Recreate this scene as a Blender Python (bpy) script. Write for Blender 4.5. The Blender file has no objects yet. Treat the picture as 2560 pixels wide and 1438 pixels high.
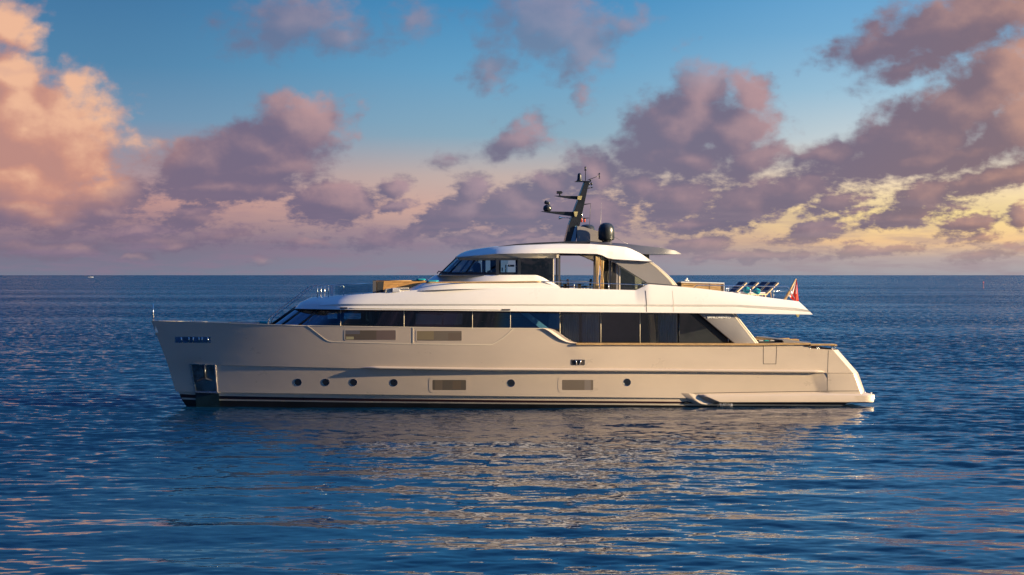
import bpy, bmesh, math, random
import numpy as np
from mathutils import Vector, Matrix

random.seed(7)
R = math.radians
S = bpy.context.scene
COL = S.collection

# ------------------------------------------------------------------ camera
CAM_Y, CAM_Z, F_PX, HOR = -99.0, 6.75, 4750.0, 688.0
cam_data = bpy.data.cameras.new("camera")
cam = bpy.data.objects.new("camera", cam_data)
COL.objects.link(cam)
cam.location = (0.0, CAM_Y, CAM_Z)
cam.rotation_euler = (R(90), 0, 0)
cam_data.sensor_fit = 'HORIZONTAL'
cam_data.sensor_width = 36.0
cam_data.lens = 36.0 * F_PX / 2560.0
cam_data.shift_y = -(719.0 - HOR) / 2560.0
cam_data.clip_start = 1.0
cam_data.clip_end = 200000.0
S.camera = cam

# ------------------------------------------------------------------ exposure
S.view_settings.view_transform = 'Standard'
S.view_settings.look = 'None'
S.view_settings.exposure = 1.35
S.view_settings.gamma = 1.0
S.render.engine = 'CYCLES'
S.cycles.use_adaptive_sampling = True
S.cycles.adaptive_threshold = 0.012
S.cycles.max_bounces = 8
S.cycles.transparent_max_bounces = 16
S.cycles.sample_clamp_indirect = 6.0
S.cycles.caustics_reflective = True
S.cycles.blur_glossy = 0.12
S.cycles.caustics_refractive = False

# ------------------------------------------------------------------ sun
SUN_EL, SUN_OFF = 12.0, 78.6           # elevation; angle off the hull's side normal, towards the stern
to_sun = Vector((math.sin(R(SUN_OFF)) * math.cos(R(SUN_EL)), -math.cos(R(SUN_OFF)) * math.cos(R(SUN_EL)), math.sin(R(SUN_EL))))
sun_data = bpy.data.lights.new("sun", 'SUN')
sun = bpy.data.objects.new("sun", sun_data)
COL.objects.link(sun)
sun.location = to_sun * 300
sun.rotation_euler = to_sun.to_track_quat('Z', 'Y').to_euler()
sun_data.energy = 5.0
sun_data.angle = R(0.6)
sun_data.color = (1.0, 0.76, 0.46)


# ------------------------------------------------------------------ node helper
class G:
    """a small expression writer for shader nodes"""
    def __init__(self, tree):
        self.t = tree

    def new(self, kind, **kw):
        n = self.t.nodes.new(kind)
        for k, v in kw.items():
            setattr(n, k, v)
        return n

    def put(self, sock, v):
        if isinstance(v, bpy.types.NodeSocket):
            self.t.links.new(v, sock)
        elif v is not None:
            sock.default_value = v

    def m(self, op, a, b=None, c=None, clamp=False):
        n = self.new('ShaderNodeMath', operation=op, use_clamp=clamp)
        for i, v in enumerate((a, b, c)):
            self.put(n.inputs[i], v)
        return n.outputs[0]

    def v(self, op, a, b=None, scale=None):
        n = self.new('ShaderNodeVectorMath', operation=op)
        self.put(n.inputs[0], a)
        if b is not None:
            self.put(n.inputs[1], b)
        if scale is not None:
            self.put(n.inputs['Scale'], scale)
        return n.outputs['Value'] if op in ('LENGTH', 'DOT_PRODUCT') else n.outputs[0]

    def xyz(self, x, y, z=0.0):
        n = self.new('ShaderNodeCombineXYZ')
        for i, q in enumerate((x, y, z)):
            self.put(n.inputs[i], q)
        return n.outputs[0]

    def sep(self, vec):
        n = self.new('ShaderNodeSeparateXYZ')
        self.put(n.inputs[0], vec)
        return n.outputs

    def noise(self, vec, scale, detail=4.0, rough=0.5, dist=0.0, color=False, dim='3D'):
        n = self.new('ShaderNodeTexNoise', noise_dimensions=dim)
        self.put(n.inputs['Vector'], vec)
        n.inputs['Scale'].default_value = scale
        n.inputs['Detail'].default_value = detail
        n.inputs['Roughness'].default_value = rough
        n.inputs['Distortion'].default_value = dist
        return n.outputs['Color'] if color else n.outputs['Fac']

    def smooth(self, x, lo, hi, a=0.0, b=1.0, lin=False):
        n = self.new('ShaderNodeMapRange', interpolation_type='LINEAR' if lin else 'SMOOTHSTEP')
        self.put(n.inputs[0], x)
        for i, q in enumerate((lo, hi, a, b)):
            self.put(n.inputs[i + 1], q)
        return n.outputs[0]

    def mix(self, f, a, b, mode='MIX'):
        n = self.new('ShaderNodeMix', data_type='RGBA', blend_type=mode, clamp_factor=True)
        self.put(n.inputs[0], f)
        self.put(n.inputs[6], a)
        self.put(n.inputs[7], b)
        return n.outputs[2]

    def ramp(self, f, stops, interp='LINEAR'):
        n = self.new('ShaderNodeValToRGB')
        e = n.color_ramp
        e.interpolation = interp
        e.elements[0].position, e.elements[0].color = stops[0]
        e.elements[1].position, e.elements[1].color = stops[-1]
        for p, c in stops[1:-1]:
            q = e.elements.new(p)
            q.color = c
        self.put(n.inputs[0], f)
        return n.outputs[0]


def srgb(r, g, b, a=1.0):
    f = lambda c: (c / 255 / 12.92) if c / 255 <= 0.04045 else ((c / 255 + 0.055) / 1.055) ** 2.4
    return (f(r), f(g), f(b), a)


# ------------------------------------------------------------------ sky
# directions as (azimuth, elevation) in degrees; the view axis (+Y) is azimuth 0
def deg_of(px, py):
    u = math.atan((px - 1280) / F_PX)
    return math.degrees(u), math.degrees(math.atan((HOR - py) / F_PX * math.cos(u)))


world = bpy.data.worlds.new("World")
S.world = world
world.use_nodes = True
wt = world.node_tree
wt.nodes.clear()
w = G(wt)
# the cumulus of this evening: centre, half-size (reference picture units), tilt, strength
CLOUDS = [
    (15, 70, 120, 75, 0, 1.0), (20, 190, 150, 90, -20, 1.0), (185, 225, 85, 90, 0, .85), (70, 320, 260, 150, 0, 1.2),
    (170, 390, 165, 115, 10, .95), (40, 450, 190, 100, 0, 1.1), (345, 360, 115, 44, -8, .62), (205, 440, 70, 40, 10, .8),
    (30, 515, 160, 75, 5, 1.05), (255, 500, 175, 74, 12, .92), (180, 560, 240, 55, 0, .7),
    (745, 315, 150, 100, 0, 1.15), (660, 370, 190, 105, 22, 1.2), (520, 405, 165, 85, 15, 1.15), (560, 465, 230, 52, 2, 1.1), (640, 420, 220, 60, 6, 1.1),
    (730, 60, 230, 100, 8, .9), (860, 95, 170, 55, 0, .75), (530, 145, 75, 30, 0, .42), (1030, 50, 140, 75, 30, .72),
    (1370, 60, 220, 125, -5, .98), (1235, 165, 100, 80, 55, .82), (1450, 110, 130, 120, 30, .92), (1460, 215, 60, 75, 0, .7), (1560, 60, 140, 65, 10, .62), (1690, 120, 80, 40, 20, .42),
    (900, 335, 60, 44, 0, .52), (905, 250, 60, 44, 0, .46),
    (1285, 350, 130, 60, 18, .9), (1130, 395, 100, 36, 10, .62), (1370, 345, 110, 38, -15, .6), (1330, 300, 60, 50, 0, .6),
    (835, 510, 125, 62, 5, .95), (985, 470, 60, 36, 20, .7), (990, 515, 80, 25, 15, .6), (1140, 535, 130, 60, 20, .85), (1180, 480, 70, 60, 40, .75), (1290, 520, 120, 80, 10, .85),
    (1480, 430, 90, 75, 15, .85), (1380, 460, 90, 50, 10, .8), (1450, 540, 160, 80, 0, .85),
    (1750, 235, 120, 95, 25, 1.05), (1690, 320, 190, 110, 25, 1.25), (1880, 245, 85, 95, 60, 1.0), (1830, 320, 140, 110, 20, 1.1), (1640, 380, 150, 62, 8, 1.1), (1740, 400, 170, 70, 5, 1.0),
    (1880, 405, 140, 65, 20, .95), (1990, 330, 60, 50, 40, .45), (2090, 385, 130, 52, 4, 1.0), (2000, 180, 70, 30, 50, .4),
    (2380, 60, 330, 110, 15, 1.1), (2230, 110, 230, 70, 8, .95), (2290, 160, 200, 60, 20, .85), (2480, 30, 260, 90, 15, 1.0),
    (2300, 340, 230, 110, 18, 1.25), (2400, 270, 240, 110, 24, 1.2), (2500, 190, 160, 120, 40, 1.1), (2540, 310, 150, 130, 10, 1.1), (2260, 400, 230, 60, 6, 1.1), (2450, 380, 200, 60, 15, 1.0),
    (2480, 450, 200, 45, 15, .95), (2300, 500, 150, 75, 20, .95), (2250, 545, 150, 40, 5, .85), (2380, 520, 120, 40, 12, .7),
    (2420, 565, 110, 34, 16, .9), (2040, 580, 110, 36, 16, .95), (2550, 540, 50, 50, 0, .8), (1990, 595, 120, 22, 5, .7),
    (1870, 510, 170, 75, 15, 1.0), (1700, 500, 150, 75, 12, .95), (1990, 470, 200, 60, 18, .95), (2080, 510, 140, 50, 18, .85), (1600, 470, 120, 70, 10, .8), (1740, 560, 190, 40, 5, .75),
    (560, 590, 170, 45, 8, .62), (760, 610, 180, 30, 0, .5), (950, 600, 160, 40, 8, .6), (1200, 600, 180, 40, 0, .6),
    (1900, 640, 260, 22, 2, .7), (2200, 630, 240, 24, 5, .75), (2460, 640, 160, 26, 6, .75), (1560, 630, 240, 24, 0, .6), (2380, 605, 60, 22, 10, .6),
    (436, 613, 88, 22, 4, 0.84), (2056, 589, 91, 21, 0, 0.72), (1495, 529, 151, 28, 4, 0.63), (2534, 620, 101, 23, 1, 0.71), (1274, 536, 164, 31, 3, 0.85), (335, 645, 60, 18, 6, 0.76), (491, 525, 162, 29, 14, 0.68), (2461, 641, 80, 22, 10, 0.82), (329, 584, 120, 21, 17, 0.87), (1052, 569, 95, 27, 18, 0.73), (88, 533, 141, 47, 9, 0.76), (1407, 621, 56, 23, 10, 0.79), (475, 543, 97, 43, 6, 0.79), (793, 534, 71, 42, 14, 0.72), (1742, 611, 108, 30, 7, 0.9), (2443, 600, 115, 24, 7, 0.69), (2228, 542, 69, 40, 14, 0.76), (2129, 527, 94, 30, 8, 0.67), (195, 566, 138, 40, 13, 0.75), (656, 649, 62, 20, 1, 0.68), (2132, 627, 96, 22, 8, 0.78), (2160, 562, 107, 25, 14, 0.62), (1747, 649, 35, 18, 12, 0.86), (1493, 555, 98, 41, 16, 0.66), (259, 533, 67, 33, 3, 0.86), (1671, 537, 120, 29, 9, 0.68), (439, 545, 99, 38, 10, 0.63), (1811, 638, 83, 23, 0, 0.75), (180, 623, 52, 24, 5, 0.82), (810, 526, 109, 31, 16, 0.7), (1288, 594, 124, 18, 11, 0.76), (1871, 651, 50, 19, 9, 0.78), (181, 630, 101, 18, 6, 0.9), (291, 530, 73, 43, 14, 0.75),
    (2120, 610, 70, 16, 15, .6), (400, 600, 240, 40, 0, .6), (100, 620, 220, 40, 0, .65),
]
PEACH = [(60, 330, 270, 150, 0, 1.3), (130, 400, 170, 110, 0, 1.1), (10, 100, 150, 80, 0, 1.0), (195, 235, 90, 80, 0, 1.0), (205, 445, 90, 45, 0, 1.0), (330, 350, 130, 50, 0, .35)]


CLOUDS = [(x, y, a_, b_, t_, (s_ * 1.28 if 700 < x < 1560 and 410 < y < 625 else s_ * (1.12 if y > 520 else 1.0))) for x, y, a_, b_, t_, s_ in CLOUDS]


def field(g, p, blobs, grow=1.5):
    acc = None
    k = math.degrees(1 / F_PX) * grow
    for cx, cy, rx, ry, rot, amp in blobs:
        gr = g.new('ShaderNodeTexGradient', gradient_type='SPHERICAL')
        tm = gr.texture_mapping
        tm.vector_type = 'TEXTURE'
        u, v = deg_of(cx, cy)
        tm.translation = (u, v, 0)
        tm.rotation = (0, 0, R(rot))
        tm.scale = (rx * k, ry * k, 1)
        g.put(gr.inputs[0], p)
        h = g.m('MULTIPLY', gr.outputs['Fac'], amp) if amp != 1.0 else gr.outputs['Fac']
        acc = h if acc is None else g.m('SMOOTH_MAX', acc, h, 0.12)
    return acc


def cloud_group(fine):
    gt = bpy.data.node_groups.new("cloud_field", 'ShaderNodeTree')
    gt.interface.new_socket('p', in_out='INPUT', socket_type='NodeSocketVector')
    gt.interface.new_socket('d', in_out='OUTPUT', socket_type='NodeSocketFloat')
    gt.interface.new_socket('soft', in_out='OUTPUT', socket_type='NodeSocketFloat')
    g = G(gt)
    gi, go = g.new('NodeGroupInput'), g.new('NodeGroupOutput')
    p = gi.outputs[0]
    warp = g.v('SUBTRACT', g.noise(p, 1.1, 4, 0.55, color=True), (0.5, 0.5, 0.5))
    pw = g.v('MULTIPLY_ADD', warp, None)
    n = pw.node
    n.inputs[1].default_value = (0.85, 0.5, 0.0)
    g.put(n.inputs[2], p)
    f = field(g, pw, CLOUDS)
    # cloud cover outside the part of the sky with its own cumulus list, thicker low down
    s = g.sep(p)
    far = g.smooth(g.m('ABSOLUTE', s[0]), 15.5, 19.0)
    high = g.smooth(s[1], 8.6, 11.0)
    out = g.m('MAXIMUM', far, high)
    gen = g.smooth(g.noise(g.v('MULTIPLY', p, (1, 1.6, 1)), 0.16, 4, 0.5), 0.52, 0.8, 0.0, 0.5)
    gen = g.m('MULTIPLY', gen, g.smooth(s[1], 24.0, 12.0))
    f = g.m('MAXIMUM', g.m('MULTIPLY', f, g.m('SUBTRACT', 1.0, out)), g.m('MULTIPLY', gen, out))
    # cauliflower detail
    if fine:
        vo = g.new('ShaderNodeTexVoronoi', feature='SMOOTH_F1')
        g.put(vo.inputs['Vector'], g.v('ADD', g.v('MULTIPLY', p, (1.0, 1.25, 1.0)), g.v('SCALE', warp, scale=0.6)))
        vo.inputs['Scale'].default_value = 1.3
        vo.inputs['Detail'].default_value = 2.0
        vo.inputs['Roughness'].default_value = 0.5
        vo.inputs['Smoothness'].default_value = 0.8
        puff = g.m('MULTIPLY', g.m('SUBTRACT', 0.52, vo.outputs['Distance']), 0.30)
        hi = g.noise(g.v('MULTIPLY', p, (0.85, 1.2, 1.0)), 1.6, 8, 0.62)
        lo = g.noise(g.v('MULTIPLY', p, (0.8, 1.7, 1.0)), 3.4, 7, 0.62)
        k = g.smooth(g.sep(p)[1], 1.8, 4.6)
        fb = g.m('MULTIPLY', g.m('SUBTRACT', g.m('MULTIPLY_ADD', k, g.m('SUBTRACT', hi, lo), lo), 0.5), g.smooth(k, 0.0, 1.0, 0.85, 0.56))
        puff = g.m('MULTIPLY', puff, g.smooth(k, 0.0, 1.0, 0.5, 1.2))
        g.put(go.inputs[0], g.m('ADD', f, g.m('ADD', puff, fb)))
    soft = g.m('MULTIPLY', g.m('SUBTRACT', g.noise(g.v('MULTIPLY', p, (0.85, 1.2, 1.0)), 1.6, 3.0, 0.5), 0.5), 0.26)
    g.put(go.inputs[1], g.m('ADD', f, soft))
    return gt


tc = w.new('ShaderNodeTexCoord')
dx, dy, dz = w.sep(w.v('NORMALIZE', tc.outputs['Generated']))
az = w.m('MULTIPLY', w.m('ARCTAN2', dx, dy), 180 / math.pi)
el = w.m('MULTIPLY', w.m('ARCSINE', dz), 180 / math.pi)
P = w.xyz(az, el, 0.0)


def density(p, fine):
    n = w.new('ShaderNodeGroup')
    n.node_tree = cloud_group(fine)
    w.put(n.inputs[0], p)
    return n.outputs


d0, s0 = density(P, True)
s1 = density(w.v('ADD', P, w.v('SCALE', (0.85, 0.5, 0.0), scale=w.smooth(el, 1.5, 5.0, 0.42, 1.0))), False)[1]
# clear air: elevation ramps for the left, the middle and the right (towards the sunset)
e01 = w.smooth(el, 0.0, 10.0, lin=True)
left = w.ramp(e01, [(0, srgb(120, 124, 144)), (.09, srgb(126, 114, 134)), (.22, srgb(190, 146, 142)), (.34, srgb(158, 146, 158)), (.46, srgb(112, 148, 178)), (.62, srgb(84, 134, 172)), (.85, srgb(66, 118, 162)), (1, srgb(58, 112, 160))])
midl = w.ramp(e01, [(0, srgb(138, 142, 158)), (.09, srgb(146, 134, 150)), (.2, srgb(212, 174, 160)), (.30, srgb(196, 178, 172)), (.42, srgb(138, 172, 192)), (.62, srgb(104, 162, 200)), (.83, srgb(68, 140, 190)), (1, srgb(58, 128, 182))])
right = w.ramp(e01, [(0, srgb(166, 162, 168)), (.05, srgb(186, 168, 164)), (.10, srgb(246, 202, 150)), (.18, srgb(255, 226, 156)), (.28, srgb(246, 222, 188)), (.40, srgb(206, 214, 216)), (.55, srgb(160, 196, 218)), (.72, srgb(122, 176, 214)), (.9, srgb(98, 162, 210)), (1, srgb(86, 150, 202))])
base = w.mix(w.smooth(az, -13, 1.0), left, midl)
base = w.mix(w.smooth(az, 0.0, 13.0), base, right)
# the rest of the dome: physical sky, dimmed to dusk
sky = w.new('ShaderNodeTexSky', sky_type='NISHITA')
sky.sun_disc = False
sky.sun_elevation = R(SUN_EL)
sky.sun_rotation = math.atan2(to_sun.x, to_sun.y)
sky.altitude = 0
sky.air_density = 1.2
sky.dust_density = 1.5
sky.ozone_density = 2.0
nish = w.mix(1.0, sky.outputs[0], (0.062, 0.105, 0.16, 1), 'MULTIPLY')
nish = w.mix(1.0, nish, w.xyz(*[w.smooth(el, 24.0, 66.0, a_, b_) for a_, b_ in ((.34, 2.6), (.48, 3.0), (.66, 3.2))]), 'MULTIPLY')
base = w.mix(w.smooth(el, 9.0, 26.0), base, nish)
base = w.mix(w.smooth(w.m('ABSOLUTE', az), 25.0, 80.0, 0.0, 0.75), base, nish)
# away from the sunset the evening sky is already deep blue
away = w.m('MAXIMUM', w.smooth(az, -18.0, -60.0), w.smooth(az, 140.0, 175.0))
base = w.mix(away, base, w.mix(1.0, base, (0.30, 0.42, 0.62, 1), 'MULTIPLY'))
# cloud light: thinner towards the sun = lit, thick behind = shaded
lit = w.smooth(w.m('SUBTRACT', s0, s1), -0.10, 0.62)
thick = w.smooth(d0, 0.3, 1.1)
cold = w.ramp(w.smooth(az, -15, 15, lin=True), [(0, srgb(108, 96, 122)), (.3, srgb(90, 90, 124)), (.5, srgb(96, 104, 134)), (.8, srgb(92, 90, 120)), (1, srgb(114, 94, 106))])
warm = w.ramp(w.smooth(az, -15, 15, lin=True), [(0, srgb(190, 148, 148)), (.3, srgb(192, 150, 152)), (.45, srgb(168, 146, 164)), (.62, srgb(186, 148, 158)), (.82, srgb(184, 144, 148)), (1, srgb(220, 160, 132))])
ccol = w.mix(w.m('MULTIPLY', lit, w.smooth(thick, 0.0, 1.0, 1.0, 0.72)), cold, warm)
ccol = w.mix(0.16, ccol, srgb(146, 140, 156))
peach = w.m('MULTIPLY', field(w, w.v('ADD', P, w.v('SCALE', w.v('SUBTRACT', w.noise(P, 0.8, 3, 0.5, color=True), (0.5, 0.5, 0.5)), scale=1.2)), PEACH), 2.0, clamp=True)
pcol = w.mix(w.smooth(lit, 0.05, 0.75), srgb(206, 148, 130), srgb(242, 188, 154))
ccol = w.mix(w.m('MULTIPLY', peach, w.smooth(lit, -0.5, 0.22)), ccol, pcol)
# clouds low over the sea fade into the haze
ccol = w.mix(w.smooth(el, 1.5, 0.0, 0.0, 0.7), ccol, base)
thr = w.m('ADD', w.smooth(el, 1.0, 4.0, 0.30, 0.20), w.m('MULTIPLY', w.smooth(az, 6.0, 12.0, 0.0, 0.07), w.smooth(el, 3.2, 2.2)))
alpha = w.smooth(w.m('SUBTRACT', d0, thr), 0.0, w.smooth(el, 1.5, 5.0, 0.30, 0.46), 0.0, 0.96)
# the highest clouds in the middle of the view are thin veils
veil = w.m('MULTIPLY', w.smooth(el, 5.0, 7.0), w.m('MULTIPLY', w.smooth(az, -11.5, -9.5), w.smooth(az, 8.0, 6.0)))
alpha = w.m('MULTIPLY', alpha, w.smooth(veil, 0.0, 1.0, 1.0, 0.60))
col = w.mix(alpha, base, ccol)
# thin streaks of low cloud
lowp = w.v('MULTIPLY', P, (0.35, 2.4, 1.0))
low = w.smooth(w.noise(lowp, 1.1, 6, 0.6), 0.42, 0.66)
low = w.m('MULTIPLY', low, w.smooth(el, 3.0, 0.6, 0.0, 0.55))
col = w.mix(low, col, w.mix(w.smooth(az, -12, 14), srgb(142, 120, 142), srgb(160, 140, 148)))
below = w.smooth(el, -0.3, -0.02)
col = w.mix(w.m('SUBTRACT', 1.0, below), col, (0.03, 0.07, 0.13, 1))
bg = w.new('ShaderNodeBackground')
w.put(bg.inputs[0], col)
bg.inputs[1].default_value = 0.39
wo = w.new('ShaderNodeOutputWorld')
w.put(wo.inputs[0], bg.outputs[0])
world.cycles.sampling_method = 'MANUAL'
world.cycles.sample_map_resolution = 512


# ------------------------------------------------------------------ materials
def material(name, color=(.5, .5, .5), rough=.5, metal=0.0, coat=0.0, spec=.5):
    m = bpy.data.materials.new(name)
    m.use_nodes = True
    b = m.node_tree.nodes['Principled BSDF']
    b.inputs['Base Color'].default_value = tuple(color[:3]) + (1,)
    b.inputs['Roughness'].default_value = rough
    b.inputs['Metallic'].default_value = metal
    b.inputs['Coat Weight'].default_value = coat
    b.inputs['Coat Roughness'].default_value = 0.05
    b.inputs['Specular IOR Level'].default_value = spec
    return m, G(m.node_tree), b


def varied(name, color, rough, metal=0.0, coat=0.0, scale=3.0, amount=.08, bump=0.0, stretch=(1, 1, 1), spec=.5):
    """paint, cloth or timber with a little uneven colour, gloss and surface"""
    m, g, b = material(name, color, rough, metal, coat, spec)
    t = g.new('ShaderNodeTexCoord')
    p = g.v('MULTIPLY', t.outputs['Object'], stretch)
    n = g.noise(p, scale, 5, .6)
    lo = tuple(c * (1 - amount) for c in color[:3]) + (1,)
    hi = tuple(min(1, c * (1 + amount)) for c in color[:3]) + (1,)
    g.put(b.inputs['Base Color'], g.mix(g.smooth(n, .3, .7), lo, hi))
    g.put(b.inputs['Roughness'], g.smooth(n, .3, .7, rough * .9, rough * 1.12))
    if bump:
        bm_ = g.new('ShaderNodeBump')
        bm_.inputs['Strength'].default_value = bump
        bm_.inputs['Distance'].default_value = .02
        g.put(bm_.inputs['Height'], n)
        g.put(b.inputs['Normal'], bm_.outputs[0])
    return m


M = {}
M['hull'] = varied('hull_paint', (.60, .50, .40), .30, metal=.10, coat=.5, scale=.9, amount=.03, bump=.30, stretch=(.45, 1, 1))
M['white'] = varied('white_gelcoat', (.79, .76, .71), .30, coat=.5, scale=.5, amount=.015)
M['cream'] = varied('cream_paint', (.62, .55, .42), .4, scale=.8, amount=.04)
M['seam'] = varied('seam_trim', (.74, .66, .52), .4, scale=2, amount=.04)
M['groove'] = varied('dark_groove', (.045, .035, .03), .6, scale=2, amount=.1)
M['black'] = varied('black_antifouling', (.008, .009, .012), .35, scale=1, amount=.2)
M['stripe'] = varied('burgundy_boot_stripe', (.022, .008, .012), .3, scale=1, amount=.15)
M['ivory'] = varied('ivory_boot_stripe', (.46, .41, .34), .4, scale=1, amount=.06)
M['grey'] = varied('grey_metallic_paint', (.29, .275, .275), .36, metal=.15, coat=.2, scale=.6, amount=.03)
M['darkgrey'] = varied('dark_grey_paint', (.10, .10, .11), .38, metal=.2, coat=.2, scale=.6, amount=.05)
M['mast'] = varied('dark_blue_black_paint', (.012, .015, .022), .35, coat=.3, scale=2, amount=.15)
M['navy'] = varied('navy_gloss', (.016, .02, .03), .3, coat=.4, scale=2, amount=.1)
M['chrome'] = varied('polished_steel', (.72, .70, .68), .12, metal=1.0, scale=6, amount=.05)
M['steel'] = varied('brushed_steel', (.50, .52, .53), .26, metal=1.0, scale=5, amount=.1, stretch=(1, 1, 6))
M['dome'] = varied('satellite_dome_paint', (.022, .025, .026), .3, coat=.3, scale=3, amount=.1)
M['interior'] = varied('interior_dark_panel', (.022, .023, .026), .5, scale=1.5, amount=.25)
M['joinery'] = varied('interior_oak', (.13, .085, .05), .45, scale=1.2, amount=.25, stretch=(1, 1, .2))
M['ceiling'] = varied('headliner', (.50, .44, .34), .6, scale=1, amount=.05)
M['teal'] = varied('teal_fabric', (.0, .25, .31), .85, scale=14, amount=.15, bump=.3)
M['navycloth'] = varied('navy_sling_fabric', (.03, .05, .095), .85, scale=18, amount=.2, bump=.3)
M['greycloth'] = varied('pale_grey_cushion', (.38, .39, .44), .9, scale=12, amount=.08, bump=.3)
M['sunpad'] = varied('shaded_grey_sunpad', (.13, .14, .17), .9, scale=10, amount=.08, bump=.3)  # grey cushion cloth darkened: the foredeck shade is put into its colour
M['bluecurtain'] = varied('blue_grey_curtain', (.05, .065, .09), .9, scale=9, amount=.3, stretch=(6, 6, .15))
M['beigecloth'] = varied('beige_cushion', (.52, .46, .37), .9, scale=10, amount=.08, bump=.3)
M['curtaingold'] = varied('gold_curtain', (.78, .54, .24), .8, scale=8, amount=.15, bump=.2, stretch=(4, 4, .3))
M['curtaingrey'] = varied('sheer_grey_curtain', (.70, .70, .66), .9, scale=9, amount=.3, stretch=(6, 6, .15))
M['redlamp'] = varied('red_lamp_lens', (.36, .05, .03), .25, scale=4, amount=.1)
M['brassboard'] = varied('olive_light_board', (.35, .31, .15), .5, scale=4, amount=.1)
M['bluesteel'] = varied('pale_blue_glossy_panel', (.16, .34, .46), .18, coat=.4, scale=1, amount=.05)
M['letter'] = varied('silver_lettering', (.80, .80, .78), .35, scale=5, amount=.03)
M['foam'] = varied('white_foam', (.45, .45, .45), .8, scale=8, amount=.1)


def timber(name, color, plank=.11, axis=2):
    m, g, b = material(name, color, .42, coat=.15)
    t = g.new('ShaderNodeTexCoord')
    p = t.outputs['Object']
    st = [6, 6, 6]
    st[0] = .8
    n = g.noise(g.v('MULTIPLY', p, tuple(st)), 3.0, 6, .65, dist=.4)
    s = g.sep(p)[axis]
    fr = g.m('FRACT', g.m('DIVIDE', s, plank))
    line = g.m('MAXIMUM', g.smooth(fr, .05, .0), g.smooth(fr, .95, 1.0))
    lo = tuple(c * .62 for c in color[:3]) + (1,)
    hi = tuple(min(1, c * 1.25) for c in color[:3]) + (1,)
    c = g.mix(g.smooth(n, .28, .72), lo, hi)
    c = g.mix(g.m('MULTIPLY', line, .75), c, tuple(q * .2 for q in color[:3]) + (1,))
    g.put(b.inputs['Base Color'], c)
    return m


M['teak'] = timber('teak_boards', (.46, .25, .085))
M['teakplain'] = timber('teak_rail', (.45, .29, .13), plank=5.0)
M['teakdeck'] = timber('teak_deck', (.40, .27, .15), plank=.09, axis=1)


def glass(name, tint, refl=1.0, rough=0.0, wob=.012):
    """tinted pane: coloured see-through plus a Fresnel mirror"""
    m = bpy.data.materials.new(name)
    m.use_nodes = True
    g = G(m.node_tree)
    m.node_tree.nodes.clear()
    tr = g.new('ShaderNodeBsdfTransparent')
    tr.inputs[0].default_value = tint + (1,)
    gl = g.new('ShaderNodeBsdfGlossy')
    gl.inputs['Color'].default_value = (.92, .96, 1, 1)
    gl.inputs['Roughness'].default_value = rough
    t = g.new('ShaderNodeTexCoord')
    bp = g.new('ShaderNodeBump')
    bp.inputs['Strength'].default_value = wob
    bp.inputs['Distance'].default_value = .05
    g.put(bp.inputs['Height'], g.noise(t.outputs['Object'], 1.2, 2, .5))
    g.put(gl.inputs['Normal'], bp.outputs[0])
    fr = g.new('ShaderNodeFresnel')
    fr.inputs['IOR'].default_value = 1.55
    mx = g.new('ShaderNodeMixShader')
    g.put(mx.inputs[0], g.m('MULTIPLY', fr.outputs[0], refl, clamp=True))
    g.put(mx.inputs[1], tr.outputs[0])
    g.put(mx.inputs[2], gl.outputs[0])
    o = g.new('ShaderNodeOutputMaterial')
    g.put(o.inputs[0], mx.outputs[0])
    return m


M['glass'] = glass('tinted_glass', (.42, .60, .70), 3.0)
M['darkglass'] = glass('dark_tinted_glass', (.58, .64, .66), 2.6, wob=.06)
M['screen'] = glass('windshield_glass', (.55, .74, .82), 1.6)
M['clear'] = glass('clear_glass_panel', (.78, .86, .90), .6)
M['bronzeglass'] = glass('bronze_hull_glass', (.55, .46, .34), 1.2)

# ------------------------------------------------------------------ sea
rng = np.random.default_rng(11)
waves = []                                # wavelength, direction, slope, phase


def wave_set(n, lo, hi, slope, spread, mean=-90.0):
    for i in range(n):
        lam = lo * (hi / lo) ** ((i + rng.random()) / n)
        th = R(mean + rng.normal(0, spread))
        waves.append((lam, th, slope * math.sqrt(2.0 / n), rng.random() * 6.283))


wave_set(10, 7.0, 22.0, .013, 18)
wave_set(16, 2.6, 7.0, .025, 16)
wave_set(26, 1.0, 2.6, .040, 30)
wave_set(36, .34, 1.0, .036, 46)

rows = [-6000.0, -1500.0, -500.0, -220.0, -120.0, -60.0, -25.0, 0.0, 15.0, 25.0, 31.0, 35.0]
d = 37.0
while d < 1400:
    rows.append(d)
    d += max(.075, .42 * d * d / 12700.0)
while d < 120000:
    rows.append(d)
    d *= 1.25
rows.append(150000.0)
rows = np.array(rows)
s_in = np.linspace(-1, 1, 641)
s_out = np.array([1.06, 1.2, 1.5, 2.2, 4, 9, 25, 90])
cols = np.concatenate([-s_out[::-1], s_in, s_out])
D_, C_ = np.meshgrid(rows, cols, indexing='ij')
X_ = C_ * (0.295 * np.maximum(np.abs(D_), 40.0) + 1.5)
Y_ = D_ + CAM_Y
step = np.gradient(rows)
Z_ = np.zeros_like(X_)
lost = np.zeros(len(rows))
flat_out = np.clip((1.06 - np.abs(C_)) / .03, 0, 1)
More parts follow.
